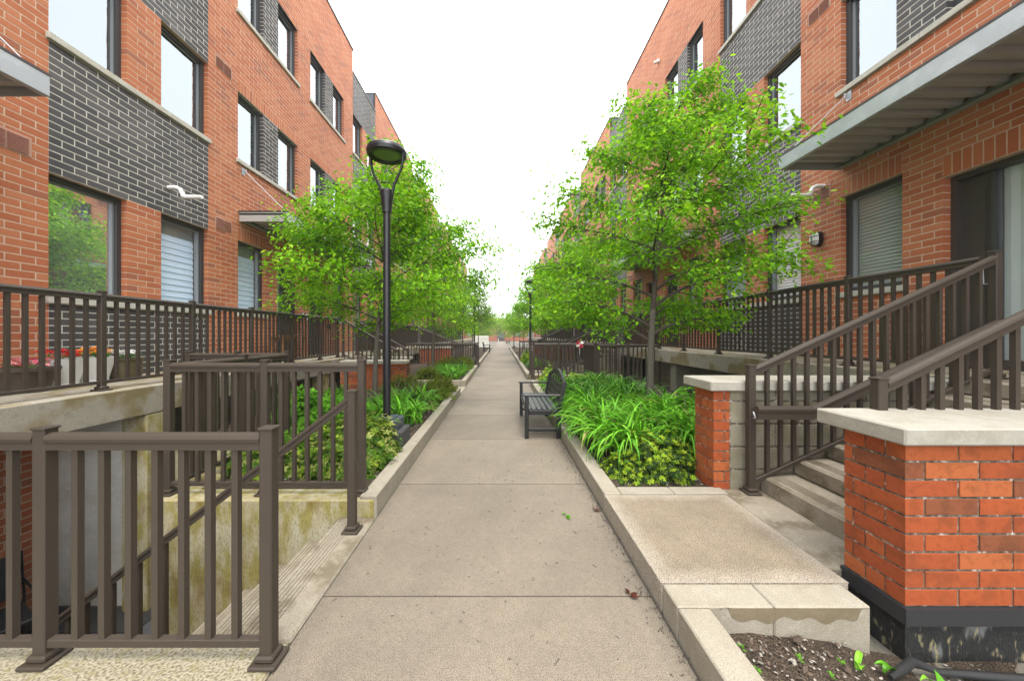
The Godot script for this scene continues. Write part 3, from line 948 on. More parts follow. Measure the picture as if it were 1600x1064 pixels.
func tree(label: String, at: Vector3, h: float, radius: float, leaves: int, sd: int, o := {}) -> void:
	var r := RandomNumberGenerator.new()
	r.seed = sd
	var t := thing("garden_tree", label, "tree", at, 0.0, "trees in the planters")
	var lean: Vector3 = o.get("lean", Vector3(0.1, 0, 0.05))
	var fork: float = o.get("fork", 0.34)
	var r0: float = o.get("r0", 0.06)
	var size: float = o.get("leaf", 0.08)
	var pal: Array = o.get("pal", [Color(0.20, 0.45, 0.012), Color(0.25, 0.52, 0.014), Color(0.15, 0.37, 0.011), Color(0.32, 0.56, 0.02), Color(0.14, 0.34, 0.014)])
	var spine := []
	var srad := []
	var n := 12
	for i in n + 1:
		var q := float(i) / n
		var p := lean * q * q + Vector3(sin(q * 5 + sd) * 0.05, h * 0.97 * q, cos(q * 4 + sd) * 0.05) * Vector3(q * 1.2 + 0.2, 1, q * 1.2 + 0.2)
		spine.append(p)
		srad.append(lerpf(r0, 0.008, pow(q, 0.75)))
	spine[0] = Vector3.ZERO - Vector3(0, 0.1, 0)
	srad[0] = r0 * 1.35
	var kf := int(round(fork * n)) + 1
	var tr := MB.new()
	tr.tube(spine.slice(0, kf + 1), srad.slice(0, kf + 1), 10)
	piece("trunk", tr, M.bark, t)
	var wood := MB.new()
	wood.tube(spine.slice(kf), srad.slice(kf), 7)
	var tips := []   # [position, outward direction]
	var limbs: int = o.get("limbs", 15)
	for i in limbs:
		var q := lerpf(fork * 0.92, 0.93, (i + r.randf() * 0.6) / limbs)
		var fi := q * n
		var i0 := mini(int(fi), n - 1)
		var p0: Vector3 = (spine[i0] as Vector3).lerp(spine[i0 + 1], fi - i0)
		var az := i * 2.399 + r.randf_range(-0.4, 0.4) + sd
		var pro := clampf(1.12 - absf(q - 0.46) * (1.5 if q > 0.46 else 1.2), 0.26, 1.0)
		var ln := radius * pro * r.randf_range(0.82, 1.12)
		var out := Vector3(cos(az), 0, sin(az))
		var pts := [p0]
		var rad := [lerpf(r0 * 0.5, r0 * 0.2, q)]
		var el := r.randf_range(0.6, 1.05) + (q - 0.5) * 0.5
		var m := 7
		var cur := p0
		for k in m:
			el = lerpf(el, r.randf_range(0.0, 0.4) + (q - 0.5) * 0.7, 0.30)
			az += r.randf_range(-0.17, 0.17)
			out = Vector3(cos(az), 0, sin(az))
			cur += (out * cos(el) + Vector3.UP * sin(el)) * ln / m
			pts.append(cur)
			rad.append(rad[0] * (1.0 - 0.8 * (k + 1.0) / m))
		wood.tube(pts, rad, 5)
		tips.append([cur, out])
		var tw := 4 + int(ln * 5)
		for k in tw:
			var f := lerpf(0.22, 0.98, (k + r.randf()) / tw) * m
			var j := mini(int(f), m - 1)
			var b0: Vector3 = (pts[j] as Vector3).lerp(pts[j + 1], f - j)
			var ta := az + (1.0 if k % 2 else -1.0) * r.randf_range(0.45, 1.25)
			var tl := ln * r.randf_range(0.22, 0.42) * (1.15 - 0.4 * f / m)
			var te := r.randf_range(-0.3, 0.75)
			var dirv := Vector3(cos(ta) * cos(te), sin(te), sin(ta) * cos(te))
			var mid := b0 + dirv * tl * 0.5
			var end := mid + (dirv + Vector3(0, -0.15, 0)).normalized() * tl * 0.5
			wood.tube([b0, mid, end], [0.009, 0.007, 0.004], 4, false)
			tips.append([mid, dirv]); tips.append([end, dirv])
			tips.append([b0.lerp(mid, 0.5), dirv])
	tips.append([spine[n], Vector3.UP]); tips.append([spine[n - 1], Vector3.UP])
	piece("branches", wood, M.twig, t)
	var xfs := []
	var cols := []
	var flat: float = o.get("flat", 0.8)
	var spread: float = o.get("spread", 0.19)
	for i in leaves:
		var tp: Array = tips[r.randi() % tips.size()]
		var off := Vector3(clampf(r.randfn(), -1.7, 1.7), clampf(r.randfn(), -1.7, 1.7) * flat - 0.12, clampf(r.randfn(), -1.7, 1.7)) * spread
		var p: Vector3 = tp[0] + off
		if p.y < 0.9: p.y = 0.9 + r.randf() * 0.3
		var out: Vector3 = (tp[1] + Vector3(r.randfn(), 0, r.randfn()) * 0.7)
		var yaw := atan2(out.x, out.z) + r.randfn() * 0.6
		var bs := Basis(Vector3.UP, yaw) * Basis(Vector3.RIGHT, r.randf_range(-0.1, 1.0)) * Basis(Vector3.BACK, r.randfn() * 0.55)
		var sc := size * r.randf_range(0.6, 1.15)
		xfs.append(Transform3D(bs.scaled_local(Vector3(sc * r.randf_range(0.75, 1.1), sc, sc)), p))
		var cc: Color = pal[r.randi() % pal.size()]
		cols.append(cc * r.randf_range(0.66, 1.3))
	many("crown", leaf_mesh, xfs, cols, t)

# mound of sprigs or leaves
func shrub(called: String, label: String, at: Vector3, rx: float, ry: float, rz: float, n: int, mesh: Mesh, size: float, inner: Color, outer: Array, sd: int, group := "") -> Node3D:
	var r := RandomNumberGenerator.new()
	r.seed = sd
	var t := thing(called, label, "shrub", at, 0.0, group)
	var stems := MB.new()
	for k in 14:
		var a := r.randf() * TAU
		var q := r.randf_range(0.3, 0.8)
		stems.tube([Vector3(cos(a) * 0.05, -0.03, sin(a) * 0.05), Vector3(cos(a) * rx * q * 0.6, ry * 0.45, sin(a) * rz * q * 0.6), Vector3(cos(a) * rx * q, ry * 0.75, sin(a) * rz * q)], [0.008, 0.006, 0.003], 4, false)
	piece("stems", stems, M.twig, t)
	var nz := FastNoiseLite.new()
	nz.seed = sd
	nz.frequency = 2.2
	var xfs := []
	var cols := []
	for i in n:
		var d := Vector3(r.randfn(), absf(r.randfn()) * 0.9 + 0.02, r.randfn()).normalized()
		var q := pow(r.randf(), 0.22)
		var lump := 1.0 + 0.6 * nz.get_noise_3d(d.x * 1.3 + at.x, d.y * 1.3, d.z * 1.3 + at.z)
		var p := Vector3(d.x * rx, d.y * ry, d.z * rz) * q * lump
		var tilt := (d + Vector3(0, 0.5, 0) + Vector3(r.randfn(), r.randfn(), r.randfn()) * 0.3).normalized()
		var b := Basis.looking_at(-tilt, Vector3.UP if absf(tilt.y) < 0.95 else Vector3.RIGHT)
		if mesh == oval_mesh:
			b = Basis(Quaternion(Vector3.UP, tilt)) * Basis(Vector3.UP, r.randf() * TAU)
		else:
			b = b * Basis(Vector3.BACK, r.randf() * TAU)
		var sc := size * r.randf_range(0.7, 1.25)
		xfs.append(Transform3D(b.scaled_local(Vector3.ONE * sc), p))
		var cc: Color = outer[r.randi() % outer.size()]
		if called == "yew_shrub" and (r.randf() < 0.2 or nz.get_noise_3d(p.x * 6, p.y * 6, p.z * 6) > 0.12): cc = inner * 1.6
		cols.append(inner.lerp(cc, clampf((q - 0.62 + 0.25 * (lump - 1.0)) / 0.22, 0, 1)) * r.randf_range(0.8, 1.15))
	many("foliage", mesh, xfs, cols, t)
	return t

# strap-leaved day lilies; spots: clump centres
func lilies(called: String, label: String, spots: Array, blades: int, ln: float, sd: int, pal: Array) -> void:
	var r := RandomNumberGenerator.new()
	r.seed = sd
	var b := MB.new()
	for s in spots:
		for k in blades:
			var a := r.randf() * TAU if r.randf() < 0.45 else PI * 0.85 + r.randfn() * 0.7
			var out := Vector3(cos(a), 0, sin(a))
			var p: Vector3 = s + Vector3(r.randfn(), 0, r.randfn()) * 0.05
			var el := r.randf_range(1.05, 1.5)
			var L := ln * r.randf_range(0.7, 1.15)
			var droop := r.randf_range(0.17, 0.46)
			var w := r.randf_range(0.009, 0.015)
			b.col = pal[r.randi() % pal.size()] * r.randf_range(0.75, 1.15)
			if r.randf() < 0.035: b.col = Color(0.38, 0.33, 0.12) * r.randf_range(0.6, 1.1)
			var side := Vector3.UP.cross(out)
			var prev := []
			var m := 8
			for i in m + 1:
				var q := float(i) / m
				var ww := w * minf(1.0, (1.0 - q) * 2.2) * (0.75 + 0.5 * minf(q * 3, 1.0)) + 0.0004
				var dn := (Vector3.UP * cos(el) - out * sin(el))
				var ring := [p - side * ww + Vector3.UP * 0.15 * ww, p - Vector3.UP * 0.35 * ww, p + side * ww + Vector3.UP * 0.15 * ww]
				if i:
					b.quad(prev[0], ring[0], ring[1], prev[1])
					b.quad(prev[1], ring[1], ring[2], prev[2])
				prev = ring
				p += (out * cos(el) + Vector3.UP * sin(el)) * L / m
				el -= droop * (0.5 + q * 1.3)
				if p.y < 0.06 and s.y > 0.05: p.y = 0.06
	var o := piece(called, b, M.blade, self, true)
	tag(o, label, "plants", "", "stuff")

# scattered chips on bare soil
func chips(called: String, label: String, rects: Array, n: int, y: float, sd: int) -> void:
	var r := RandomNumberGenerator.new()
	r.seed = sd
	var mb := MB.new()
	var pts := [Vector3(0.9, 0, 0.1), Vector3(0.2, 0.1, 0.8), Vector3(-0.8, 0, 0.4), Vector3(-0.5, 0.05, -0.7), Vector3(0.4, 0, -0.8)]
	var top := Vector3(0.05, 0.55, 0.02)
	for i in 5:
		mb.tri(pts[i], top, pts[(i + 1) % 5])
	var me := mb.mesh(M.stone, true)
	var xfs := []
	var cols := []
	for i in n:
		var q: Array = rects[r.randi() % rects.size()]
		var xx := r.randf_range(q[0], q[1])
		var s := r.randf_range(0.003, 0.009) * (2.2 if r.randf() < 0.05 else 1.0)
		var bs := Basis(Vector3.UP, r.randf() * TAU) * Basis(Vector3.RIGHT, r.randfn() * 0.4)
		xfs.append(Transform3D(bs.scaled_local(Vector3(s * r.randf_range(0.7, 2.2), s, s)), Vector3(xx, y + (0.045 - 0.13 * smoothstep(1.5, 2.05, xx) if y < 0 else 0.0) + r.randf_range(-0.004, 0.01), -r.randf_range(q[2], q[3]))))
		var g := r.randf()
		cols.append(Color(0.30, 0.27, 0.23) * r.randf_range(0.5, 1.4) if g < 0.4 else Color(0.10, 0.07, 0.05) * r.randf_range(0.5, 1.5))
	var o := many(called, me, xfs, cols, self)
	tag(o, label, "gravel", "", "stuff")

func soil(called: String, label: String, x0: float, x1: float, d0: float, d1: float, y: float, sd: int) -> void:
	var nz := FastNoiseLite.new()
	nz.seed = sd
	nz.frequency = 1.3
	var b := MB.new()
	var nx := maxi(2, int((x1 - x0) / 0.12))
	var nd := maxi(2, int((d1 - d0) / (0.12 if d0 < 6 else 0.4)))
	var f := func(i: int, j: int) -> Vector3:
		var x := lerpf(x0, x1, float(i) / nx)
		var d := lerpf(d0, d1, float(j) / nd)
		return Vector3(x, y + (0.04 - 0.13 * smoothstep(1.5, 2.05, x) if y < 0 else 0.0) + 0.035 * nz.get_noise_2d(x * 1.5, d * 1.5) + 0.02 * nz.get_noise_2d(x * 8, d * 8), -d)
	for i in nx:
		for j in nd:
			b.quad(f.call(i, j), f.call(i + 1, j), f.call(i + 1, j + 1), f.call(i, j + 1))
	struct(called, b, M.soil, label, "soil")

# ------------------------------------------------------------------ street furniture and small things
func street_lamp(label: String, at: Vector3, plinth: bool) -> void:
	var t := thing("street_lamp", label, "street lamp", at, 0.0, "black lamp posts along the path")
	if plinth:
		var b := MB.new()
		b.cbox(Vector3(-0.12, -0.1, -0.2), Vector3(0.24, 0.24, 0.2), 0.012)
		piece("concrete_footing", b, M.footing, t)
	var y := 0.24 if plinth else 0.05
	var bb := MB.new()
	bb.cbox(Vector3(-0.15, y, -0.16), Vector3(0.17, y + 0.13, 0.16), 0.012)
	bb.cbox(Vector3(-0.11, y + 0.13, -0.11), Vector3(0.11, y + 0.15, 0.11), 0.01)
	piece("base_cover", bb, M.post_blue, t)
	var p := MB.new()
	p.lathe(Vector3.ZERO, [[0.047, y + 0.14], [0.044, 2.950], [0.0, 2.950]], 20)
	piece("pole", p, M.black_metal, t)
	var c := MB.new()
	c.lathe(Vector3.ZERO, [[0.0, 2.910], [0.058, 2.910], [0.062, 2.970], [0.085, 3.160], [0.082, 3.185], [0.055, 3.200], [0.0, 3.200]], 20)
	piece("collar", c, M.black_metal, t)
	for sg in [-1.0, 1.0]:
		var y2 := MB.new()
		var a := Vector3(sg * 0.96, 0, sg * 0.28)
		y2.tube([a * 0.07 + Vector3(0, 3.130, 0), a * 0.1 + Vector3(0, 3.250, 0), a * 0.19 + Vector3(0, 3.410, 0), a * 0.225 + Vector3(0, 3.530, 0), a * 0.228 + Vector3(0, 3.640, 0)], [0.02, 0.018, 0.015, 0.015, 0.018], 8)
		piece("yoke_arm", y2, M.black_metal, t)
	var h := MB.new()
	h.lathe(Vector3(0, 3.610, 0), [[0.165, 0.02], [0.17, 0.0], [0.215, -0.005], [0.238, 0.01], [0.245, 0.05], [0.235, 0.085], [0.2, 0.108], [0.12, 0.122], [0.05, 0.126], [0.045, 0.15], [0.0, 0.155]], 32)
	var hn := piece("lamp_head", h, M.black_metal, t)
	var l := MB.new()
	l.lathe(Vector3(0, 3.610, 0), [[0.0, 0.02], [0.17, 0.02]], 32)
	piece("lens", l, M.lamp_glass, hn)

func park_bench(label: String, at: Vector3, face: float, full: bool) -> void:
	# local x runs along the bench, the sitter looks to +z
	var t := thing("park_bench", label, "bench", at, face, "black benches beside the path")
	var L := 1.5
	var m: Material = M.bench_paint
	for sx in [0.0, 1.0]:
		var x := lerpf(0.03, L - 0.03, sx)
		var f := MB.new()
		f.cbox(Vector3(x - 0.028, 0, 0.20), Vector3(x + 0.028, 0.62, 0.256), 0.006)
		piece("leg", f, m, t)
		var r := MB.new()
		var rp := [Vector3(x, 0, -0.235), Vector3(x, 0.40, -0.235), Vector3(x, 0.81, -0.32)]
		for k in 2:
			var a: Vector3 = rp[k]; var b: Vector3 = rp[k + 1]
			for q in 1:
				var w := Vector3(0.028, 0, 0); var z := Vector3(0, 0, 0.03)
				var A := [a - w - z, a + w - z, a + w + z, a - w + z]; var B := [b - w - z, b + w - z, b + w + z, b - w + z]
				for e in 4:
					var g := (e + 1) % 4
					r.quad(A[g], A[e], B[e], B[g])
				r.quad(B[3], B[2], B[1], B[0])
		piece("leg", r, m, t)
		var ar := MB.new()
		ar.cbox(Vector3(x - 0.032, 0.605, -0.27), Vector3(x + 0.032, 0.632, 0.275), 0.008)
		piece("armrest", ar, m, t)
		var st := MB.new()
		st.cbox(Vector3(x - 0.02, 0.1, -0.206), Vector3(x + 0.02, 0.145, 0.2), 0.004)
		piece("stretcher", st, m, t)
		var sr := MB.new()
		sr.cbox(Vector3(x - 0.02, 0.34, -0.206), Vector3(x + 0.02, 0.405, 0.2), 0.004)
		piece("seat_rail", sr, m, t)
	var fr := MB.new()
	fr.cbox(Vector3(0.058, 0.345, 0.215), Vector3(L - 0.058, 0.405, 0.24), 0.004)
	piece("front_rail", fr, m, t)
	for k in 6:
		var s := MB.new()
		var z := 0.232 - k * 0.078
		s.cbox(Vector3(0.012, 0.408, z - 0.062), Vector3(L - 0.012, 0.428, z), 0.005)
		piece("seat_slat", s, m, t)
	# back: arched top rail over upright slats and a bottom rail, leaning
	var lean := func(y: float) -> float: return -0.235 - (y - 0.40) * 0.207
	var arch := func(x: float) -> float: return 0.77 + 0.14 * sin(PI * clampf(x / L, 0, 1))
	var tr := MB.new()
	for k in 16:
		var xa := lerpf(0.03, L - 0.03, k / 16.0); var xb := lerpf(0.03, L - 0.03, (k + 1) / 16.0)
		var q := []
		for x in [xa, xb]:
			for yy in [arch.call(x) - 0.03, arch.call(x) + 0.03]:
				for zz in [-0.018, 0.018]:
					q.append(Vector3(x, yy, lean.call(yy) + zz))
		tr.quad(q[1], q[5], q[7], q[3]); tr.quad(q[4], q[0], q[2], q[6]); tr.quad(q[3], q[7], q[6], q[2]); tr.quad(q[0], q[4], q[5], q[1])
	piece("arched_rail", tr, m, t)
	for k in 4:
		var y0 := 0.46 + k * 0.078
		var s := MB.new()
		for w in [[0.0, 0.055]]:
			var ya: float = y0 + w[0]; var yb: float = y0 + w[1]
			var za: float = lean.call(ya); var zb: float = lean.call(yb)
			s.quad(Vector3(0.058, ya, za + 0.012), Vector3(L - 0.058, ya, za + 0.012), Vector3(L - 0.058, yb, zb + 0.012), Vector3(0.058, yb, zb + 0.012))
			s.quad(Vector3(L - 0.058, ya, za - 0.012), Vector3(0.058, ya, za - 0.012), Vector3(0.058, yb, zb - 0.012), Vector3(L - 0.058, yb, zb - 0.012))
			s.quad(Vector3(0.058, yb, zb + 0.012), Vector3(L - 0.058, yb, zb + 0.012), Vector3(L - 0.058, yb, zb - 0.012), Vector3(0.058, yb, zb - 0.012))
			s.quad(Vector3(0.058, ya, za - 0.012), Vector3(L - 0.058, ya, za - 0.012), Vector3(L - 0.058, ya, za + 0.012), Vector3(0.058, ya, za + 0.012))
		piece("back_slat", s, m, t)
	for k in 5:
		var x := L * (0.26 + 0.12 * k)
		var y0 := 0.765
		var y1: float = arch.call(x) - 0.02
		var s := MB.new()
		s.tube([Vector3(x, y0, lean.call(y0)), Vector3(x + (x - L / 2) * 0.12, y1, lean.call(y1))], [0.012, 0.012], 6)
		piece("back_spindle", s, m, t)

func flower_pot(label: String, at: Vector3, prof: Array, m: Material, bloom: Array, spread: float, bh: float, sd: int) -> void:
	var r := RandomNumberGenerator.new()
	r.seed = sd
	var t := thing("flower_pot", label, "flower pot", at, 0.0, "flower pots on the left terrace")
	var b := MB.new()
	b.lathe(Vector3.ZERO, prof, 28)
	piece("pot", b, m, t)
	var h: float = prof[-1][1]
	var xfs := []
	var cols := []
	for i in 160:
		var a := r.randf() * TAU
		var q := sqrt(r.randf()) * spread
		var bs := Basis(Vector3.UP, r.randf() * TAU) * Basis(Vector3.RIGHT, r.randf_range(-0.9, 0.3))
		xfs.append(Transform3D(bs.scaled_local(Vector3.ONE * r.randf_range(0.03, 0.05)), Vector3(cos(a) * q, h - 0.02 + r.randf() * bh * 0.7, sin(a) * q)))
		cols.append(Color(0.07, 0.2, 0.02) * r.randf_range(0.7, 1.6))
	many("leaves", leaf_mesh, xfs, cols, t)
	var fm := MB.new()
	for k in 7:
		var a := TAU * k / 7
		var d := Vector3(cos(a), 0, sin(a)); var e := Vector3(cos(a + 0.45), 0, sin(a + 0.45)); var f := Vector3(cos(a - 0.45), 0, sin(a - 0.45))
		fm.tri(Vector3(0, 0.1, 0), f * 0.6 + Vector3(0, 0.3, 0), d * 0.95 + Vector3(0, 0.18, 0))
		fm.tri(Vector3(0, 0.1, 0), d * 0.95 + Vector3(0, 0.18, 0), e * 0.6 + Vector3(0, 0.3, 0))
		fm.tri(Vector3(0, 0.1, 0), f * 0.4 + Vector3(0, 0.5, 0), e * 0.4 + Vector3(0, 0.5, 0))
	var fmesh := fm.mesh(M.petal, true)
	xfs = []; cols = []
	for i in 60:
		var a := r.randf() * TAU
		var q := sqrt(r.randf()) * spread
		var bs := Basis(Vector3.UP, r.randf() * TAU) * Basis(Vector3.RIGHT, r.randfn() * 0.4)
		xfs.append(Transform3D(bs.scaled_local(Vector3.ONE * r.randf_range(0.025, 0.042)), Vector3(cos(a) * q, h + bh * r.randf_range(0.35, 1.0), sin(a) * q)))
		cols.append(bloom[r.randi() % bloom.size()] * r.randf_range(0.85, 1.1))
	many("blossoms", fmesh, xfs, cols, t)

func kerb_run(called: String, label: String, pts: Array, w: float, y0: float, y1: float, piece_len: float) -> void:
	# pts: runs of [x0, x1, d0, d1]; each run is cut into stones along its longer side
	var t := thing(called, label, "kerb", Vector3(pts[0][0], 0, -pts[0][2]), 0.0, "", "structure")
	for q in pts:
		var along_d: bool = (q[3] - q[2]) > (q[1] - q[0])
		var L: float = q[3] - q[2] if along_d else q[1] - q[0]
		var cnt := maxi(1, roundi(L / piece_len))
		for i in cnt:
			var a := L * i / cnt + (0.0015 if i else 0.0)
			var b := L * (i + 1) / cnt - (0.0015 if i < cnt - 1 else 0.0)
			var m := MB.new()
			var tone := rng.randf_range(0.9, 1.0)
			m.col = Color(tone, tone, tone)
			if along_d: m.cbox(Vector3(q[0], y0, -(q[2] + b)) - t.position, Vector3(q[1], y1, -(q[2] + a)) - t.position, 0.007)
			else: m.cbox(Vector3(q[0] + a, y0, -q[3]) - t.position, Vector3(q[0] + b, y1, -q[2]) - t.position, 0.007)
			piece("kerb_stone", m, M.kerb, t, true)

func basement_steps(label: String, side: int, x0: float, d0: float, d1: float, flip: bool) -> void:
	var t := thing("basement_steps", label, "stairs", Vector3(side * x0, 0, -(d0 + d1) / 2), 0.0, "concrete steps down to the basements")
	var hw := (d1 - d0) / 2
	for i in 9:
		var b := MB.new()
		var xa := 0.0 if i == 0 else 0.30 + (i - 1) * 0.26
		var xb := 0.30 + i * 0.26
		var top := -0.195 * i
		b.cbox(Vector3(minf(side * xa, side * xb), -1.9, -hw), Vector3(maxf(side * xa, side * xb), top, hw), 0.012)
		var s := piece("step", b, M.step, t)
		var g := MB.new()
		for k in 6:
			var gx := xb - 0.03 - k * 0.024
			g.box(Vector3(minf(side * gx, side * (gx - 0.011)), top - 0.001, -hw + 0.01), Vector3(maxf(side * gx, side * (gx - 0.011)), top + 0.005, hw - 0.01))
		piece("grip_ridges", g, M.step, s)

func wall_box(called: String, label: String, category: String, lo: Vector3, hi: Vector3, m: Material, bevel := 0.01) -> void:
	var ctr := Vector3((lo.x + hi.x) / 2, lo.y, (lo.z + hi.z) / 2)
	var b := MB.new()
	b.cbox(lo - ctr, hi - ctr, bevel)
	var o := put(called, b.mesh(m), self, Transform3D(Basis(), ctr))
	tag(o, label, category)

# ------------------------------------------------------------------ the scene
func V(x: float, y: float, d: float) -> Vector3:
	return Vector3(x, y, -d)

func _ready() -> void:
	rng.seed = 20240521
	var cam := Camera3D.new()
	cam.name = "camera"
	cam.projection = Camera3D.PROJECTION_FRUSTUM
	cam.near = 0.05
	cam.far = 600.0
	cam.size = 2.0 * 0.05 * 532.0 / 560.0
	cam.frustum_offset = Vector2(17.0, -9.0) / 560.0 * 0.05
	cam.position = EYE
	add_child(cam)
	cam.current = true
	var env := Environment.new()
	env.background_mode = Environment.BG_SKY
	var sky := Sky.new()
	var sm := ProceduralSkyMaterial.new()
	sm.sky_top_color = Color(0.93, 0.95, 0.97)
	sm.sky_horizon_color = Color(0.97, 0.975, 0.975)
	sm.sky_curve = 0.15
	sm.ground_bottom_color = Color(0.45, 0.43, 0.4)
	sm.ground_horizon_color = Color(0.8, 0.8, 0.8)
	sky.sky_material = sm
	env.sky = sky
	env.tonemap_mode = Environment.TONE_MAPPER_LINEAR
	env.tonemap_exposure = 4.55
	env.sdfgi_enabled = true
	env.ssao_enabled = true
	env.ssil_enabled = true
	env.fog_enabled = true
	env.fog_density = 0.0012
	env.fog_light_color = Color(0.95, 0.96, 0.97)
	var we := WorldEnvironment.new()
	we.name = "world_environment"
	we.environment = env
	add_child(we)
	var sun := DirectionalLight3D.new()
	sun.name = "sun"
	sun.light_energy = 0.3
	sun.light_angular_distance = 25.0
	sun.light_color = Color(1.0, 0.98, 0.95)
	sun.shadow_enabled = true
	sun.rotation_degrees = Vector3(-68, 20, 0)
	add_child(sun)

	make_materials()
	mat("footing", Color(0.045, 0.045, 0.047), 0.8)
	mat("red_foil", Color(0.45, 0.03, 0.06), 0.4)
	mat("damp", Color(0.24, 0.195, 0.13), 0.8, M.kerb.albedo_texture, Vector3.ONE * 0.8)
	mat("court", Color(0.05, 0.052, 0.058), 0.6)
	mat("dry", Color(0.30, 0.22, 0.15), 0.9)
	mat("landing", Color(0.52, 0.485, 0.435), 0.85, M.path.albedo_texture, Vector3.ONE * 0.8, M.path.heightmap_texture, 0.25, true)
	mat("far_brick", Color(0.34, 0.11, 0.06), 0.9, M.brick_many.albedo_texture, Vector3.ONE * 0.5)
	mat("post_blue", Color(0.045, 0.055, 0.075), 0.5)
	make_bricks()
	make_leaves()
	build_ground()
	build_blocks()
	build_terraces()
	build_left_basement()
	build_right_entrance()
	build_far_stairs()
	build_railings()
	build_plants()
	build_small_things()

func build_ground() -> void:
	# one sheet to the horizon, open where the two basement courts lie
	var xs := [-400.0, -5.9, -5.5, -2.88, -1.03, 0.95, 2.6, 4.9, 5.8, 400.0]
	var ds := [-60.0, 1.75, 2.95, 4.6, 9.6, 10.85, 12.0, 500.0]
	var g := MB.new()
	for i in xs.size() - 1:
		for j in ds.size() - 1:
			var x := (float(xs[i]) + float(xs[i + 1])) / 2
			var d := (float(ds[j]) + float(ds[j + 1])) / 2
			if x > -5.5 and x < -1.03 and d > 1.75 and d < 2.95: continue
			if x > -5.5 and x < -2.88 and d > 2.95 and d < 4.6: continue
			if x > 0.95 and x < 4.9 and d > 10.85 and d < 12.0: continue
			if x > 2.6 and x < 4.9 and d > 9.6 and d < 10.85: continue
			g.quad(V(xs[i], -0.12, ds[j]), V(xs[i + 1], -0.12, ds[j]), V(xs[i + 1], -0.12, ds[j + 1]), V(xs[i], -0.12, ds[j + 1]))
	struct("ground", g, M.ground, "bare grey ground under the path and the planters", "ground")
	# path of concrete slabs
	var path := Node3D.new()
	path.name = "path"
	add_child(path)
	tag(path, "straight path of brownish concrete slabs running between the two rows of houses", "path", "", "structure")
	var nz := FastNoiseLite.new()
	nz.seed = 77
	nz.frequency = 0.55
	nz.fractal_octaves = 4
	var d0 := 2.06 - 1.55 * 2
	for k in 56:
		var a := d0 + k * 1.55
		var b := a + 1.55
		var x0 := -1.03
		var x1 := 0.872
		var m := MB.new()
		var tone := 1.0 + 0.05 * sin(k * 2.7)
		var gap := 0.0055
		var nx := 14 if a < 12 else 4
		var nd := 12 if a < 12 else 4
		var f := func(i: int, j: int) -> Array:
			var x := lerpf(x0 + 0.008, x1 - 0.012, float(i) / nx)
			var d := lerpf(a + gap, b - gap, float(j) / nd)
			var w := tone + 0.20 * nz.get_noise_2d(x * 1.2, d) + 0.10 * nz.get_noise_2d(x * 5, d * 5)
			var drop := 0.0
			if i == 0 or j == 0 or i == nx or j == nd: drop = 0.004
			w *= 0.77
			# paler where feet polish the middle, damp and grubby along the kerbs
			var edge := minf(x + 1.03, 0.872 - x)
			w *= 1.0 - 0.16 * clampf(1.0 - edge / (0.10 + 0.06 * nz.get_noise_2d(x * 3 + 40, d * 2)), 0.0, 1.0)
			return [V(x, -drop, d), Color(w, w * 0.995, w * 0.975)]
		for i in nx:
			for j in nd:
				var p := [f.call(i, j), f.call(i + 1, j), f.call(i + 1, j + 1), f.call(i, j + 1)]
				for tq in [[0, 1, 2], [0, 2, 3]]:
					for e in [tq[0], tq[2], tq[1]]:
						m.v.append(p[e][0]); m.n.append(Vector3.UP); m.c.append(p[e][1])
		m.col = Color(0.8, 0.8, 0.8)
		m.box(V(x0 + 0.008, -0.11, b - gap), V(x1 - 0.012, -0.0045, a + gap))
		piece("paving_slab", m, M.path, path, true)
	# a lane crosses the path far off
	var ln := MB.new()
	ln.box(V(-5.0, -0.1, 43.6), V(-1.04, -0.004, 40.4))
	ln.box(V(0.885, -0.1, 43.6), V(5.0, -0.004, 40.4))
	struct("cross_path", ln, M.kerb, "pale concrete path crossing the main path far off between the houses", "path")
	# planter soil
	soil("planter_soil", "dark mulched soil of the planter behind the left kerb and lamp post", -2.88, -1.16, 3.16, 9.1, 0.10, 5)
	soil("planter_soil", "dark soil below the left terrace behind the shrubs", -4.45, -2.88, 4.75, 9.1, 0.10, 6)
	soil("planter_soil", "dark soil of the second left planter past the brick stair wall", -4.45, -1.14, 10.55, 17.3, 0.11, 7)
	soil("planter_soil", "dark soil of the right planter under the day lilies and tree", 1.0, 4.7, 3.1, 9.6, 0.12, 8)
	soil("planter_soil", "dark soil of the right planter beyond the basement court", 1.0, 4.7, 13.6, 19.8, 0.11, 9)
	soil("planter_soil", "stony soil with weeds in the right foreground below the brick wall", 1.0, 4.2, 0.3, 1.80, -0.03, 10)
	soil("planter_soil", "far soil strip on the left below the row of small trees", -4.45, -1.14, 19.6, 40.0, 0.1, 11)
	soil("planter_soil", "far soil strip on the right below the row of small trees", 1.0, 4.7, 21.4, 40.0, 0.1, 12)
	chips("gravel", "wood chips and small stones on the soil beside the left kerb", [[-2.7, -1.18, 3.3, 5.0], [-1.6, -1.18, 4.6, 9.0]], 2600, 0.115, 21)
	chips("gravel", "pale pebbles and wood chips on the soil in the right foreground", [[1.05, 1.5, 0.9, 1.76], [1.2, 2.6, 0.9, 1.76]], 1500, -0.03, 22)
	chips("gravel", "small chips on the soil along the front of the right planter", [[1.03, 1.95, 3.25, 4.2]], 500, 0.13, 23)

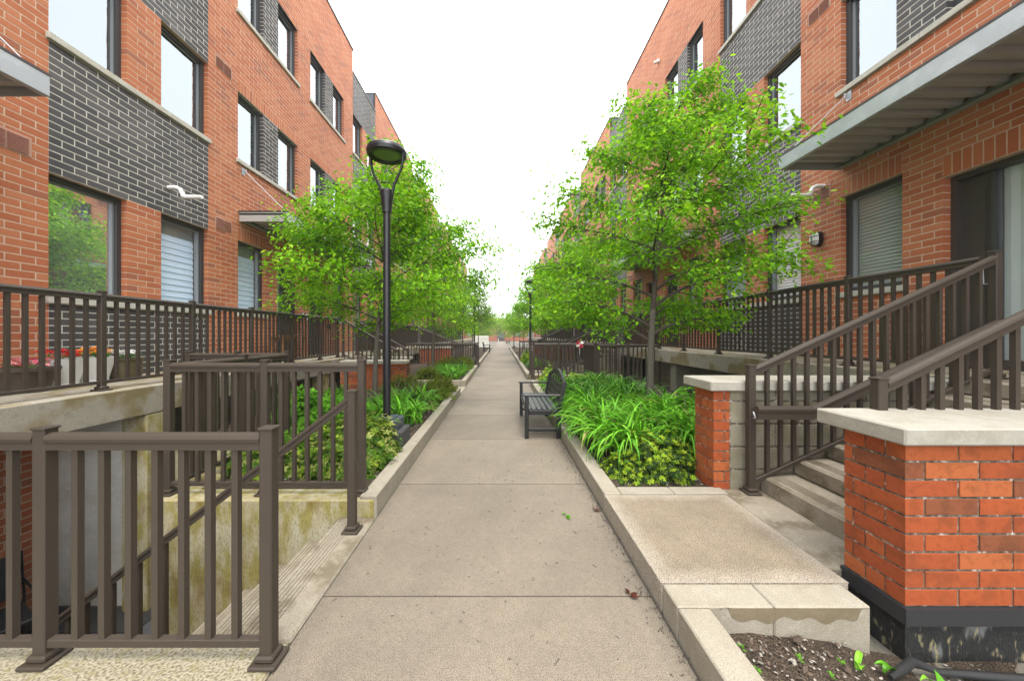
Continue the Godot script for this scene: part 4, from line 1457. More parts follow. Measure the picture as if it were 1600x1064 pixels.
func build_blocks() -> void:
	var names_l := ["red brick townhouse end at far left, cut off by the frame", "townhouse with charcoal brick bay, white flower pots before it on the left", "second left townhouse beyond the first dark bay, behind the left tree",
		"third left townhouse, mostly hidden by trees beside the path", "fourth left townhouse, far along the path", "fifth left townhouse, farther still along the path", "last left townhouse at the far end of the path"]
	var names_r := ["near right red brick townhouse with grey steel canopy over its glass door", "right townhouse with charcoal bay behind the large green tree", "second right townhouse past the large tree, dark bay stepped down at its roof",
		"third right townhouse, far behind the second right tree", "fourth right townhouse, far along the path", "fifth right townhouse, farther still along the path", "last right townhouse at the far end of the path"]
	for k in 7:
		var sl := -4.58 + k * P
		var st := {}
		if k == 0: st = {"low_from": 7.4}
		if k == 1: st = {"windows": {0: "mirror", 1: "slats", 14: "slats"}}
		town_block(-1, sl, 300 if k < 3 else 0, names_l[k], st)
		var sr := -2.48 + k * P
		st = {}
		if k == 0: st = {"windows": {15: "dark_blind"}}
		if k == 1: st = {"windows": {0: "roller", 1: "dark_blind"}}
		town_block(1, sr, 300 if k < 3 else 0, names_r[k], st)
	# building that closes the view
	var t := thing("end_building", "low red brick building with dark door closing the far end of the path", "building", V(0, 0, 88))
	var w := MB.new()
	w.box(Vector3(-16, -0.1, -8), Vector3(16, 5.3, 0))
	piece("wall", w, M.far_brick, t)
	var rf := MB.new()
	rf.box(Vector3(-16.2, 5.3, -8.2), Vector3(16.2, 5.55, 0.15))
	piece("roof", rf, M.flashing, t)
	var dr := MB.new()
	dr.box(Vector3(-1.0, 0, -0.02), Vector3(0.9, 2.6, 0.06))
	var dn := piece("door", dr, M.door, t)
	var pn := MB.new()
	pn.quad(Vector3(-0.8, 0.9, 0.07), Vector3(0.7, 0.9, 0.07), Vector3(0.7, 2.3, 0.07), Vector3(-0.8, 2.3, 0.07))
	piece("pane", pn, M.glass_clear, dn)
	for x in [-7.5, -4.2, 4.0, 7.3]:
		var wi := MB.new()
		wi.box(Vector3(x - 0.8, 1.0, -0.02), Vector3(x + 0.8, 2.6, 0.05))
		var wn := piece("window", wi, M.frame, t)
		var wp := MB.new()
		wp.quad(Vector3(x - 0.7, 1.1, 0.06), Vector3(x + 0.7, 1.1, 0.06), Vector3(x + 0.7, 2.5, 0.06), Vector3(x - 0.7, 2.5, 0.06))
		piece("pane", wp, M.glass_dim, wn)

func slab(called: String, label: String, lo: Vector3, hi: Vector3, m: Material) -> void:
	var b := MB.new()
	b.cbox(lo, hi, 0.015)
	struct(called, b, m, label, "walkway")

func build_terraces() -> void:
	slab("terrace_walkway", "raised concrete walkway along the left houses, stained yellow at its edge", V(-5.495, 0.56, 60), V(-4.15, 0.90, -1.5), M.slab_edge)
	slab("terrace_walkway", "raised concrete walkway along the right houses behind the large tree", V(4.12, 0.80, 60), V(5.395, 1.12, 2.06), M.slab_edge)
	slab("terrace_walkway", "concrete landing before the glass door at the right edge", V(4.12, 0.80, 2.056), V(5.395, 1.12, -1.5), M.slab_edge)
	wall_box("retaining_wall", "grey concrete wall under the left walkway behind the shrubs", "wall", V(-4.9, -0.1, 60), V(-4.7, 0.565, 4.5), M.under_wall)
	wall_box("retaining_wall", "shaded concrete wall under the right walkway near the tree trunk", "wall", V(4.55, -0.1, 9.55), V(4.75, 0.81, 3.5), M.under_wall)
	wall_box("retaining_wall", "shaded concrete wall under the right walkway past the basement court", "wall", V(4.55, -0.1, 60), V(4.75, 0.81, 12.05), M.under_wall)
	wall_box("wall_pier", "grey concrete pier under the right walkway just right of the tree trunk", "pier", V(4.2, -0.1, 8.9), V(4.55, 0.805, 8.6), M.under_wall)
	wall_box("wall_pier", "mossy concrete pier under the left walkway beside the brick stair wall", "pier", V(-4.5, -0.1, 8.75), V(-4.2, 0.565, 8.5), M.mossy)

func build_left_basement() -> void:
	wall_box("concrete_ledge", "rough pale concrete ledge under the nearest railing on the left", "ledge", V(-4.4, -1.9, 1.75), V(-1.034, 0.0, 0.2), M.rough_ledge, 0.012)
	wall_box("mossy_wall", "mossy yellow-green concrete wall on the far side of the left basement steps", "wall", V(-2.88, -1.9, 3.17), V(-1.05, 0.14, 2.95), M.mossy, 0.012)
	wall_box("mossy_wall", "low concrete wall under the railing between planter and basement court", "wall", V(-2.88, -1.9, 4.6), V(-2.68, 0.14, 3.175), M.mossy, 0.012)
	wall_box("mossy_wall", "low concrete wall across the back of the left basement court", "wall", V(-4.44, -1.9, 4.8), V(-2.68, 0.14, 4.605), M.mossy, 0.012)
	wall_box("mossy_column", "stained mossy column holding up the left walkway over the basement court", "column", V(-4.45, -1.9, 4.45), V(-4.153, 0.558, 4.19), M.mossy, 0.012)
	wall_box("basement_wall", "smooth pale grey wall below the left walkway in the basement court", "wall", V(-5.49, -1.9, 4.5), V(-4.4, 0.56, 4.3), M.pale_wall, 0.005)
	wall_box("basement_wall", "concrete wall on the near side of the left basement court", "wall", V(-5.49, -1.9, 1.75), V(-4.41, 0.56, 1.5), M.pale_wall, 0.005)
	var f := MB.new()
	f.box(V(-5.9, -2.0, 4.6), V(-1.0, -1.75, 1.7))
	struct("court_floor", f, M.court, "dark paved floor of the left basement court", "floor")
	basement_steps("concrete steps going down from the path behind the nearest railing", -1, 1.034, 1.752, 2.948, false)
	# garden chair in the court
	var t := thing("garden_chair", "black mesh garden chair down in the left basement court", "chair", V(-4.95, -1.75, 3.45), 1.1)
	var s := MB.new()
	s.cbox(Vector3(-0.25, 0.42, -0.24), Vector3(0.25, 0.45, 0.24), 0.01)
	piece("seat", s, M.mesh_black, t)
	var b := MB.new()
	b.cbox(Vector3(-0.24, 0.5, -0.29), Vector3(0.24, 0.95, -0.26), 0.012)
	piece("backrest", b, M.mesh_black, t)
	for sx in [-0.26, 0.26]:
		var l := MB.new()
		l.tube([Vector3(sx, 0, 0.26), Vector3(sx, 0.64, 0.24), Vector3(sx, 0.66, 0.2), Vector3(sx, 0.66, -0.27)], [0.012, 0.012, 0.012, 0.012], 6)
		piece("armrest", l, M.black_metal, t)
		var k := MB.new()
		k.tube([Vector3(sx, 0, -0.32), Vector3(sx, 0.5, -0.26), Vector3(sx * 0.95, 0.96, -0.3)], [0.012, 0.012, 0.012], 6)
		piece("leg", k, M.black_metal, t)
	var mt := MB.new()
	mt.cbox(V(-5.3, -1.749, 4.25), V(-4.0, -1.735, 3.9), 0.004)
	var mo := piece("floor_mat", mt, M.mesh_black, self)
	tag(mo, "dark ribbed mat on the floor of the left basement court", "mat")

func build_right_entrance() -> void:
	# raised landing slab, its edging strips and the lower strip before the steps
	kerb_run("landing_edging", "concrete edging stones round the landing slab at right", [[0.872, 1.83, 1.77, 1.932], [1.02, 1.93, 3.036, 3.17]], 0.15, -0.1, 0.157, 0.55)
	var stain := MB.new()
	for i in 37:
		var f0 := func(k: int) -> float: return 0.092 + 0.012 * sin(k * 0.9) + 0.01 * sin(k * 0.37 + 1.0) + (0.04 if k < 3 or k > 34 else 0.0)
		var xa := 1.08 + i * 0.02
		stain.quad(V(xa, f0.call(i), 1.7682), V(xa + 0.02, f0.call(i + 1), 1.7682), V(xa + 0.02, 0.15, 1.7682), V(xa, 0.15, 1.7682))
	piece("damp_stain", stain, M.damp, get_node("landing_edging"))
	get_node("landing_edging/damp_stain").position = -(get_node("landing_edging") as Node3D).position
	var l := MB.new()
	l.cbox(V(0.874, -0.1, 3.026), V(1.90, 0.1475, 1.952), 0.008)
	var nz := FastNoiseLite.new()
	nz.seed = 31
	nz.frequency = 2.0
	var f := func(i: int, j: int) -> Array:
		var x := lerpf(0.874, 1.90, i / 24.0)
		var d := lerpf(1.952, 3.026, j / 24.0)
		var e := minf(minf(x - 0.874, 1.90 - x), minf(d - 1.952, 3.026 - d))
		var w := clampf(1.0 - (e + 0.05 * nz.get_noise_2d(x * 2, d * 2)) / 0.13, 0.0, 1.0)
		var t := 1.0 + 0.14 * nz.get_noise_2d(x, d)
		return [V(x, 0.152 - (0.005 if e < 0.001 else 0.0), d), Color(0.62 * t, 0.57 * t, 0.50 * t).lerp(Color(0.98, 0.98, 0.98), w * 0.85)]
	for i in 24:
		for j in 24:
			var p := [f.call(i, j), f.call(i + 1, j), f.call(i + 1, j + 1), f.call(i, j + 1)]
			for e in [0, 2, 1, 0, 3, 2]:
				l.v.append(p[e][0]); l.n.append(Vector3.UP); l.c.append(p[e][1])
	struct("landing_slab", l, M.landing, "square brown concrete slab before the right stairs", "slab", true)
	var s2 := MB.new()
	s2.cbox(V(1.905, -0.1, 3.15), V(2.262, 0.146, 2.075), 0.008)
	struct("landing_strip", s2, M.step, "narrow grey concrete strip at the foot of the right stairs", "slab")
	up_stairs("concrete stairs between the near brick wall and the block wall at right", 1, 2.07, 3.13, 0.146, 2.26, 0.29, 0.139, 7, 4.11)
	brick_cheek("nearest orange brick wall with pale coping and black base at right", 1, 1.985, 4.1, 1.757, 2.07, 0.165, 9, 2.2, true, true)
	brick_cheek("low wall of grey blocks with a brick end beyond the right stairs", 1, 1.87, 4.1, 3.15, 3.45, 0.12, 10, 0.14, true, false)

func build_far_stairs() -> void:
	# left stairs past the first planter
	brick_cheek("brick stair wall with pale coping behind the left lamp post", -1, 2.5, 4.12, 9.15, 9.45, -0.05, 9, 1.62, true, false)
	brick_cheek("smaller brick stair wall on the far side of the left stairs", -1, 2.75, 4.12, 10.55, 10.85, -0.05, 9, 1.37, true, false)
	up_stairs("concrete stairs up to the left walkway past the lamp post", -1, 9.46, 10.54, 0.0, 2.75, 0.27, 0.15, 6, 4.14)
	kerb_run("landing_edging", "paving at the foot of the left stairs level with the path", [[-2.74, -1.035, 9.27, 10.38]], 0.15, -0.1, -0.004, 1.5)
	# right stairs rising beyond the basement court
	up_stairs("pale concrete stairs rising to the right walkway beyond the basement court", 1, 12.25, 13.4, 0.15, 2.26, 0.29, 0.139, 7, 4.11)
	wall_box("stair_landing", "concrete landing at the foot of the second right stairs", "landing", V(1.03, -0.1, 13.45), V(2.255, 0.15, 12.2), M.kerb)
	# far repeats
	brick_cheek("brick stair wall far down the left side", -1, 2.5, 4.12, 18.2, 18.5, 0.0, 9, 1.62, false, false)
	up_stairs("concrete stairs far down the left side", -1, 18.52, 19.5, 0.0, 2.75, 0.27, 0.15, 6, 4.14)
	brick_cheek("brick stair wall far down the right side with pale coping", 1, 1.9, 4.1, 20.0, 20.3, 0.1, 9, 2.2, false, false)
	up_stairs("concrete stairs far down the right side", 1, 20.32, 21.3, 0.15, 2.26, 0.29, 0.139, 7, 4.11)
	# right basement court between tree and second stairs
	wall_box("court_wall", "concrete wall on the far side of the right basement steps", "wall", V(0.95, -1.9, 12.2), V(4.1, 0.14, 12.0), M.mossy)
	wall_box("court_wall", "concrete wall on the near side of the right basement steps", "wall", V(0.95, -1.9, 10.85), V(2.6, 0.14, 10.65), M.mossy)
	wall_box("court_wall", "concrete wall between the right planter and the basement court", "wall", V(2.4, -1.9, 10.645), V(2.6, 0.14, 9.6), M.mossy)
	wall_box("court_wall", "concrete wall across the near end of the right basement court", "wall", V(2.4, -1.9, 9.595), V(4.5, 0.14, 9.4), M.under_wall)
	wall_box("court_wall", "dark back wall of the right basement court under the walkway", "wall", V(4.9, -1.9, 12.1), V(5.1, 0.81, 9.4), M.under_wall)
	var f := MB.new()
	f.box(V(0.9, -2.0, 12.1), V(5.1, -1.75, 9.4))
	struct("court_floor", f, M.court, "dark floor of the right basement court", "floor")
	basement_steps("concrete steps going down from the path beyond the bench at right", 1, 0.875, 10.852, 11.998, false)

func build_railings() -> void:
	var gl := "brown metal railings"
	# left: nearest, on the ledge
	railing("nearest brown metal railing on the pale ledge at bottom left", gl, V(-3.13, 0.0, 1.65), V(-1.07, 0.0, 1.65), [0.0, 1.03, 2.06])
	railing("brown railing on the mossy wall beside the path kerb", gl, V(-2.84, 0.14, 3.06), V(-1.19, 0.14, 3.06), [0.0, 0.825, 1.65], {"h": 1.14})
	railing("brown railing between left planter and basement court running away from the camera", gl, V(-2.79, 0.14, 3.09), V(-2.79, 0.14, 4.66), [0.785, 1.57], {"h": 1.14})
	railing("brown railing across the back of the left basement court", gl, V(-4.10, 0.14, 4.70), V(-2.82, 0.14, 4.70), [0.0, 0.64], {"h": 1.14})
	railing("brown handrail sloping down along the left basement steps", gl, V(-1.14, 0.0, 2.74), V(-3.42, -1.72, 2.74), [0.0, 2.06], {"h": 1.07, "low": false, "gap": 0.2, "from": 1.35, "called": "stair_handrail"})
	# left walkway
	railing("long brown railing along the left walkway before the flower pots", gl, V(-4.28, 0.9, 1.4), V(-4.28, 0.9, 9.38), [1.2, 2.435, 3.56, 4.73, 5.93, 7.07, 7.98], {"h": 1.06})
	railing("sloping brown railing on the near side of the left stairs", gl, V(-4.2, 0.9, 9.52), V(-2.72, 0.06, 9.52), [0.0, 1.48], {"h": 1.04})
	railing("sloping brown railing on the far side of the left stairs", gl, V(-4.2, 0.9, 10.48), V(-2.72, 0.06, 10.48), [0.0, 1.48], {"h": 1.04})
	railing("brown railing along the left walkway beyond the first stairs", gl, V(-4.28, 0.9, 10.6), V(-4.28, 0.9, 18.3), [0.0, 1.3, 2.6, 3.9, 5.2, 6.5, 7.7], {"h": 1.06, "far": true})
	railing("brown railing round a far basement court on the left, square to the path", gl, V(-4.2, 0.14, 15.7), V(-1.1, 0.14, 15.7), [0.0, 1.0, 2.05, 3.1], {"h": 1.0, "far": true})
	railing("brown railing on the far side of the far left basement court", gl, V(-4.2, 0.14, 17.2), V(-1.1, 0.14, 17.2), [0.0, 1.0, 2.05, 3.1], {"h": 1.0, "far": true})
	railing("short brown railing beside the path at the far left basement court", gl, V(-1.1, 0.1, 15.75), V(-1.1, 0.1, 17.2), [1.45], {"h": 1.0, "far": true})
	railing("sloping railing of the far left stairs", gl, V(-4.35, 0.9, 18.55), V(-2.2, 0.0, 18.55), [0.0, 2.15], {"h": 1.04, "far": true})
	railing("second sloping railing of the far left stairs", gl, V(-4.35, 0.9, 19.5), V(-2.2, 0.0, 19.5), [0.0, 2.15], {"h": 1.04, "far": true})
	railing("brown railing along the far part of the left walkway", gl, V(-4.28, 0.9, 19.6), V(-4.28, 0.9, 38.0), [0.0, 3.0, 6.0, 9.0, 12.0, 15.0, 18.4], {"h": 1.06, "far": true})
	# right: near stairs
	railing("sloping brown railing on the far side of the near right stairs", gl, V(2.14, 0.146, 3.07), V(4.24, 1.12, 3.07), [0.0, 2.1], {"h": 1.09})
	railing("sloping brown railing on the near side of the near right stairs", gl, V(2.27, 0.146, 2.15), V(4.24, 1.12, 2.15), [0.0, 1.97], {"h": 1.09})
	railing("long brown railing along the right walkway behind the tree", gl, V(4.24, 1.12, 3.13), V(4.24, 1.12, 12.2), [1.24, 2.52, 3.85, 5.18, 6.47, 7.77, 9.07], {"h": 1.09})
	railing("brown railing across the near end of the right basement court", gl, V(2.55, 0.14, 9.5), V(4.2, 0.14, 9.5), [0.0, 0.82, 1.65], {"h": 1.12})
	railing("brown railing beside the right basement court running away from the camera", gl, V(2.5, 0.14, 9.56), V(2.5, 0.14, 10.7), [1.14], {"h": 1.12})
	railing("brown railing on the near side of the right basement steps beyond the bench", gl, V(0.98, 0.14, 10.75), V(2.46, 0.14, 10.75), [0.0, 0.74], {"h": 1.12})
	railing("brown railing on the far side of the right basement steps", gl, V(0.98, 0.14, 12.1), V(3.9, 0.14, 12.1), [0.0, 0.73, 1.46, 2.2, 2.92], {"h": 1.1})
	railing("brown handrail sloping down the right basement steps", gl, V(1.0, 0.0, 11.7), V(3.2, -1.65, 11.7), [0.0], {"h": 0.98, "low": false, "gap": 0.2, "called": "stair_handrail"})
	railing("sloping brown railing on the near side of the second right stairs", gl, V(2.2, 0.15, 12.32), V(4.24, 1.12, 12.32), [0.0, 2.04], {"h": 1.06})
	railing("sloping brown railing on the far side of the second right stairs", gl, V(2.2, 0.15, 13.35), V(4.24, 1.12, 13.35), [0.0, 2.04], {"h": 1.06})
	railing("brown railing along the right walkway past the second stairs", gl, V(4.24, 1.12, 13.45), V(4.24, 1.12, 20.2), [0.0, 1.3, 2.6, 3.9, 5.2, 6.75], {"h": 1.09, "far": true})
	railing("railing of a far basement court on the right, square to the path", gl, V(1.0, 0.14, 19.2), V(4.0, 0.14, 19.2), [0.0, 1.0, 2.0, 3.0], {"h": 1.05, "far": true})
	railing("sloping railing of the far right stairs", gl, V(2.2, 0.15, 20.4), V(4.24, 1.12, 20.4), [0.0, 2.04], {"h": 1.06, "far": true})
	railing("second sloping railing of the far right stairs", gl, V(2.2, 0.15, 21.3), V(4.24, 1.12, 21.3), [0.0, 2.04], {"h": 1.06, "far": true})
	railing("brown railing along the far part of the right walkway", gl, V(4.24, 1.12, 21.4), V(4.24, 1.12, 38.0), [0.0, 3.0, 6.0, 9.0, 12.0, 16.6], {"h": 1.09, "far": true})
	# low grab rail with a level start beside the near right stairs
	var t := thing("grab_rail", "bent dark grab rail fixed to the far railing of the near right stairs", "handrail", V(2.12, 0.80, 2.97))
	for q in [[0.0, 0.46, 0.0, 0.0], [0.46, 2.0, 0.464, -0.464 * 0.46]]:
		var m := MB.new()
		m.sweep([[0.0, -0.02], [0.0, 0.02], [0.05, 0.02], [0.06, 0.026], [0.085, 0.03], [0.105, 0.018], [0.11, 0.0], [0.105, -0.018], [0.085, -0.03], [0.06, -0.026], [0.05, -0.02]], q[0], q[1], q[2])
		var o := piece("rail_section", m, M.rail, t)
		o.position.y = q[3]
	for x in [0.12, 1.0, 1.7]:
		var br := MB.new()
		var yy: float = 0.02 + (0.464 * (x - 0.46) if x > 0.46 else 0.0)
		br.tube([Vector3(x, yy, -0.02), Vector3(x, yy, -0.10)], [0.012, 0.012], 6)
		piece("bracket", br, M.rail, t)
	var cl := MB.new()
	cl.tube([Vector3(-0.012, 0.055, -0.02), Vector3(-0.02, 0.04, 0.0), Vector3(-0.015, 0.01, 0.01), Vector3(-0.01, 0.005, -0.02)], [0.006, 0.006, 0.006, 0.006], 6)
	piece("end_clip", cl, M.steel, t)
	# kerbs of the planters
	kerb_run("planter_kerb", "pale concrete kerb along the left side of the path", [[-1.17, -1.03, 2.96, 9.1]], 0.14, -0.1, 0.17, 1.55)
	kerb_run("planter_kerb", "pale concrete kerb round the second left planter", [[-2.7, -1.175, 10.4, 10.54], [-1.17, -1.03, 10.4, 15.65]], 0.14, -0.1, 0.17, 1.55)
	kerb_run("planter_kerb", "pale concrete kerb far down the left side of the path", [[-1.17, -1.03, 17.3, 40.0]], 0.14, -0.1, 0.17, 3.0)
	kerb_run("planter_kerb", "pale concrete kerb along the right side behind the bench", [[0.872, 1.015, 3.03, 10.64]], 0.14, -0.1, 0.16, 1.55)
	kerb_run("planter_kerb", "pale concrete kerb in the right foreground beside the stony soil", [[0.872, 1.03, 0.2, 1.765]], 0.14, -0.1, 0.155, 0.55)
	kerb_run("planter_kerb", "pale concrete kerb on the right beyond the basement steps", [[0.872, 1.015, 12.2, 40.0]], 0.14, -0.1, 0.16, 1.55)

func build_plants() -> void:
	tree("young green tree on the left behind the black lamp post", V(-2.28, 0.1, 6.5), 4.3, 2.0, 29000, 11, {"fork": 0.37, "r0": 0.055, "lean": Vector3(0.3, 0, -0.1), "leaf": 0.083, "limbs": 20, "spread": 0.145})
	tree("largest green tree on the right above the day lilies", V(2.45, 0.1, 5.85), 5.6, 1.82, 30000, 23, {"fork": 0.24, "r0": 0.072, "lean": Vector3(0.45, 0, -0.35), "leaf": 0.085, "limbs": 26, "spread": 0.15, "flat": 0.6})
	tree("second left tree, thin and sparse, past the brick stair wall", V(-2.4, 0.1, 12.5), 4.5, 1.8, 9000, 31, {"r0": 0.05, "leaf": 0.09})
	tree("second right tree beyond the railings of the basement court", V(3.0, 0.1, 13.9), 5.2, 1.85, 17000, 47, {"r0": 0.06, "leaf": 0.11})
	tree("third left tree beside the second lamp post, full and light green", V(-2.3, 0.1, 21.5), 4.5, 2.2, 12000, 53, {"leaf": 0.13, "pal": [Color(0.15, 0.31, 0.02), Color(0.2, 0.37, 0.025), Color(0.12, 0.26, 0.02)]})
	tree("third right tree past the second right lamp post", V(2.3, 0.1, 18.6), 5.0, 2.2, 11000, 59, {"leaf": 0.13})
	tree("fourth left tree with sparse dark leaves leaning to the path", V(-2.2, 0.1, 27.5), 4.9, 1.8, 2200, 61, {"leaf": 0.11, "pal": [Color(0.05, 0.09, 0.03), Color(0.07, 0.08, 0.05), Color(0.08, 0.14, 0.03)]})
	tree("fourth right tree, small in the distance", V(2.2, 0.1, 27.0), 4.8, 2.2, 7000, 67, {"leaf": 0.15})
	tree("fifth left tree, small in the distance", V(-2.3, 0.1, 36.0), 4.8, 2.2, 4500, 71, {"leaf": 0.17})
	tree("fifth right tree, small in the distance", V(2.3, 0.1, 36.5), 4.8, 2.2, 4500, 73, {"leaf": 0.17})
	var far_pal := [Color(0.2, 0.34, 0.025), Color(0.24, 0.36, 0.03), Color(0.17, 0.3, 0.02)]
	tree("yellow-green tree at the far left before the end building", V(-3.6, 0.0, 62.0), 5.6, 3.0, 5200, 79, {"fork": 0.2, "leaf": 0.26, "pal": far_pal, "spread": 0.3})
	tree("yellow-green tree at the far right before the end building", V(3.4, 0.0, 66.0), 5.4, 3.0, 5200, 83, {"fork": 0.2, "leaf": 0.26, "pal": far_pal, "spread": 0.3})
	tree("round light green tree before the door of the end building", V(0.6, 0.0, 80.0), 5.2, 3.2, 4400, 89, {"fork": 0.2, "leaf": 0.3, "pal": far_pal, "spread": 0.35})
	tree("broad light green tree at the far end left of the path", V(-3.0, 0.0, 76.0), 5.6, 3.4, 4800, 97, {"fork": 0.2, "leaf": 0.3, "pal": far_pal, "spread": 0.35})
	# day lilies
	var r := RandomNumberGenerator.new()
	r.seed = 4
	var lily := [Color(0.11, 0.34, 0.014), Color(0.14, 0.40, 0.018), Color(0.085, 0.27, 0.012), Color(0.19, 0.45, 0.03)]
	var spots := []
	for i in 46:
		spots.append(V(r.randf_range(1.25, 2.7), 0.13, r.randf_range(4.1, 8.6)))
	for i in 14: spots.append(V(1.22 + r.randf() * 0.25, 0.13, 3.95 + i * 0.32))
	for i in 8: spots.append(V(r.randf_range(1.5, 2.3), 0.13, r.randf_range(3.9, 4.5)))
	lilies("day_lilies", "bank of bright green day lilies arching over the right kerb", spots, 56, 0.78, 7, lily)
	spots = []
	for i in 14: spots.append(V(r.randf_range(-2.0, -1.35), 0.11, r.randf_range(5.3, 6.7)))
	lilies("day_lilies", "patch of bright green day lilies behind the left lamp post", spots, 56, 0.62, 8, lily)
	spots = []
	for i in 14: spots.append(V(r.randf_range(-2.0, -1.3), 0.11, r.randf_range(11.2, 12.8)))
	lilies("day_lilies", "patch of day lilies in the second left planter", spots, 50, 0.6, 9, lily)
	spots = []
	for i in 10: spots.append(V(r.randf_range(1.2, 2.0), 0.11, r.randf_range(14.5, 17.5)))
	lilies("day_lilies", "day lilies in the right planter far along the path", spots, 30, 0.5, 10, lily)
	# shrubs
	var yg := [Color(0.36, 0.52, 0.03), Color(0.30, 0.47, 0.03), Color(0.43, 0.55, 0.04), Color(0.12, 0.25, 0.02)]
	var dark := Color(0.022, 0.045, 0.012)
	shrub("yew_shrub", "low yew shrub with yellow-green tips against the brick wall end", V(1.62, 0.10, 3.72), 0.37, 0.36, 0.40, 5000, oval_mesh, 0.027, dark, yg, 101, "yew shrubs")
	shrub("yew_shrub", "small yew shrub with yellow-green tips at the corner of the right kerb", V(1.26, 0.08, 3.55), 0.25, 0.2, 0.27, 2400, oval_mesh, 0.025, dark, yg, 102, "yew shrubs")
	var vg := [Color(0.27, 0.38, 0.04), Color(0.36, 0.40, 0.11), Color(0.12, 0.25, 0.02), Color(0.09, 0.2, 0.02), Color(0.07, 0.16, 0.02)]
	var idx := 0
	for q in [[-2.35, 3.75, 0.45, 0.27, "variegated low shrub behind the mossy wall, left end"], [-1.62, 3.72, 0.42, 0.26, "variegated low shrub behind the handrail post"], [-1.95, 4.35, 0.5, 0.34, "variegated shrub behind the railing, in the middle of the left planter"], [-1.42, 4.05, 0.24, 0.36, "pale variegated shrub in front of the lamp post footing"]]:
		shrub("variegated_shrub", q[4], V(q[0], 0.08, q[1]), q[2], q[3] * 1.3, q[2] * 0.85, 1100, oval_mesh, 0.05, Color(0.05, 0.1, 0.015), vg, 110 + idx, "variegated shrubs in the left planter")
		idx += 1
	var hg := [Color(0.13, 0.37, 0.02), Color(0.17, 0.43, 0.03), Color(0.1, 0.28, 0.02)]
	shrub("leafy_shrub", "bright green broad-leaved plant before the concrete wall on the left", V(-2.95, 0.08, 5.3), 0.42, 0.55, 0.4, 420, oval_mesh, 0.1, Color(0.04, 0.1, 0.01), hg, 120, "broad-leaved plants")
	shrub("leafy_shrub", "bright green broad-leaved plant left of the young tree trunk", V(-2.7, 0.08, 6.0), 0.4, 0.5, 0.4, 420, oval_mesh, 0.1, Color(0.04, 0.1, 0.01), hg, 121, "broad-leaved plants")
	shrub("leafy_shrub", "feathery green plant between tree trunk and brick wall end on the right", V(2.55, 0.08, 4.9), 0.42, 0.62, 0.45, 900, oval_mesh, 0.07, Color(0.04, 0.1, 0.01), hg, 122, "broad-leaved plants")
	shrub("leafy_shrub", "small green plant right of the day lilies by the brick wall end", V(2.15, 0.08, 4.2), 0.35, 0.4, 0.35, 600, oval_mesh, 0.07, Color(0.04, 0.1, 0.01), hg, 123, "broad-leaved plants")
	shrub("yellow_shrub", "round yellow-green shrub beyond the bench", V(1.3, 0.1, 9.9), 0.2, 0.45, 0.2, 700, oval_mesh, 0.055, Color(0.1, 0.14, 0.02), yg, 124)
	shrub("yellow_shrub", "low yellow-leaved shrub at the far end of the day lilies", V(2.0, 0.1, 9.1), 0.6, 0.38, 0.4, 1000, oval_mesh, 0.05, Color(0.1, 0.14, 0.02), yg, 125)
	var dk := [Color(0.19, 0.25, 0.03), Color(0.27, 0.32, 0.05), Color(0.11, 0.18, 0.02)]
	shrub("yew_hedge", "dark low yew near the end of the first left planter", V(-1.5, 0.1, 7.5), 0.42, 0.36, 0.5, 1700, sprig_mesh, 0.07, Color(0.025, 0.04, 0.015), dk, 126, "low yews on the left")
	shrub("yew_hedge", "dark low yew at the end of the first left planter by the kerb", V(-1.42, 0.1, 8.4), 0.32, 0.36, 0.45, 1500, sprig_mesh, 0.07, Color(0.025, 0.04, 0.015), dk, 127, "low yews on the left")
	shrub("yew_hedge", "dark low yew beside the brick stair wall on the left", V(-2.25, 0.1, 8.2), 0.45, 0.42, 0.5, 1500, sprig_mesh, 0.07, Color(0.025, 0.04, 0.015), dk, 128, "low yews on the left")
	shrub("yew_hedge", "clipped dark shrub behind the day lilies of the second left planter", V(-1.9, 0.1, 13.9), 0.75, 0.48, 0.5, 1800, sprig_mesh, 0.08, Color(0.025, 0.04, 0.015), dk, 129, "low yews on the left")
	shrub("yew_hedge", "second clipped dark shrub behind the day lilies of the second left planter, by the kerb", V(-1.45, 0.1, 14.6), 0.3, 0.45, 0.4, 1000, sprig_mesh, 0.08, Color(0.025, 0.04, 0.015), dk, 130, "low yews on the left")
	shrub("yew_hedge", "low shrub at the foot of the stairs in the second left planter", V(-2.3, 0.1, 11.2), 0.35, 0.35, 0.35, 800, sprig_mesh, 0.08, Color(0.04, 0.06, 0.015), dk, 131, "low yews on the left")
	shrub("yellow_shrub", "pale green shrub by the right kerb far along the path", V(1.35, 0.1, 17.8), 0.35, 0.55, 0.5, 700, oval_mesh, 0.08, Color(0.1, 0.14, 0.02), yg, 132)
	# dry stems
	for q in [["dry bare stems beside the brick wall end on the right", V(2.7, 0.1, 4.55), 60, 0.55, 0.25], ["dry bare stems among the plants left of the young tree", V(-2.4, 0.1, 6.6), 60, 0.6, 0.5]]:
		var st := MB.new()
		for k in int(q[2]):
			var a := r.randf() * TAU
			var p := Vector3(r.randfn() * q[4], 0, r.randfn() * q[4] * 0.6)
			var e := p + Vector3(cos(a) * 0.2, q[3] * r.randf_range(0.6, 1.1), sin(a) * 0.2)
			st.tube([p, p.lerp(e, 0.5) + Vector3(r.randfn() * 0.03, 0, r.randfn() * 0.03), e], [0.004, 0.0035, 0.002], 4, false)
		var o := put("dry_stems", st.mesh(M.dry), self, Transform3D(Basis(), q[1]))
		tag(o, q[0], "dry plant", "", "stuff")
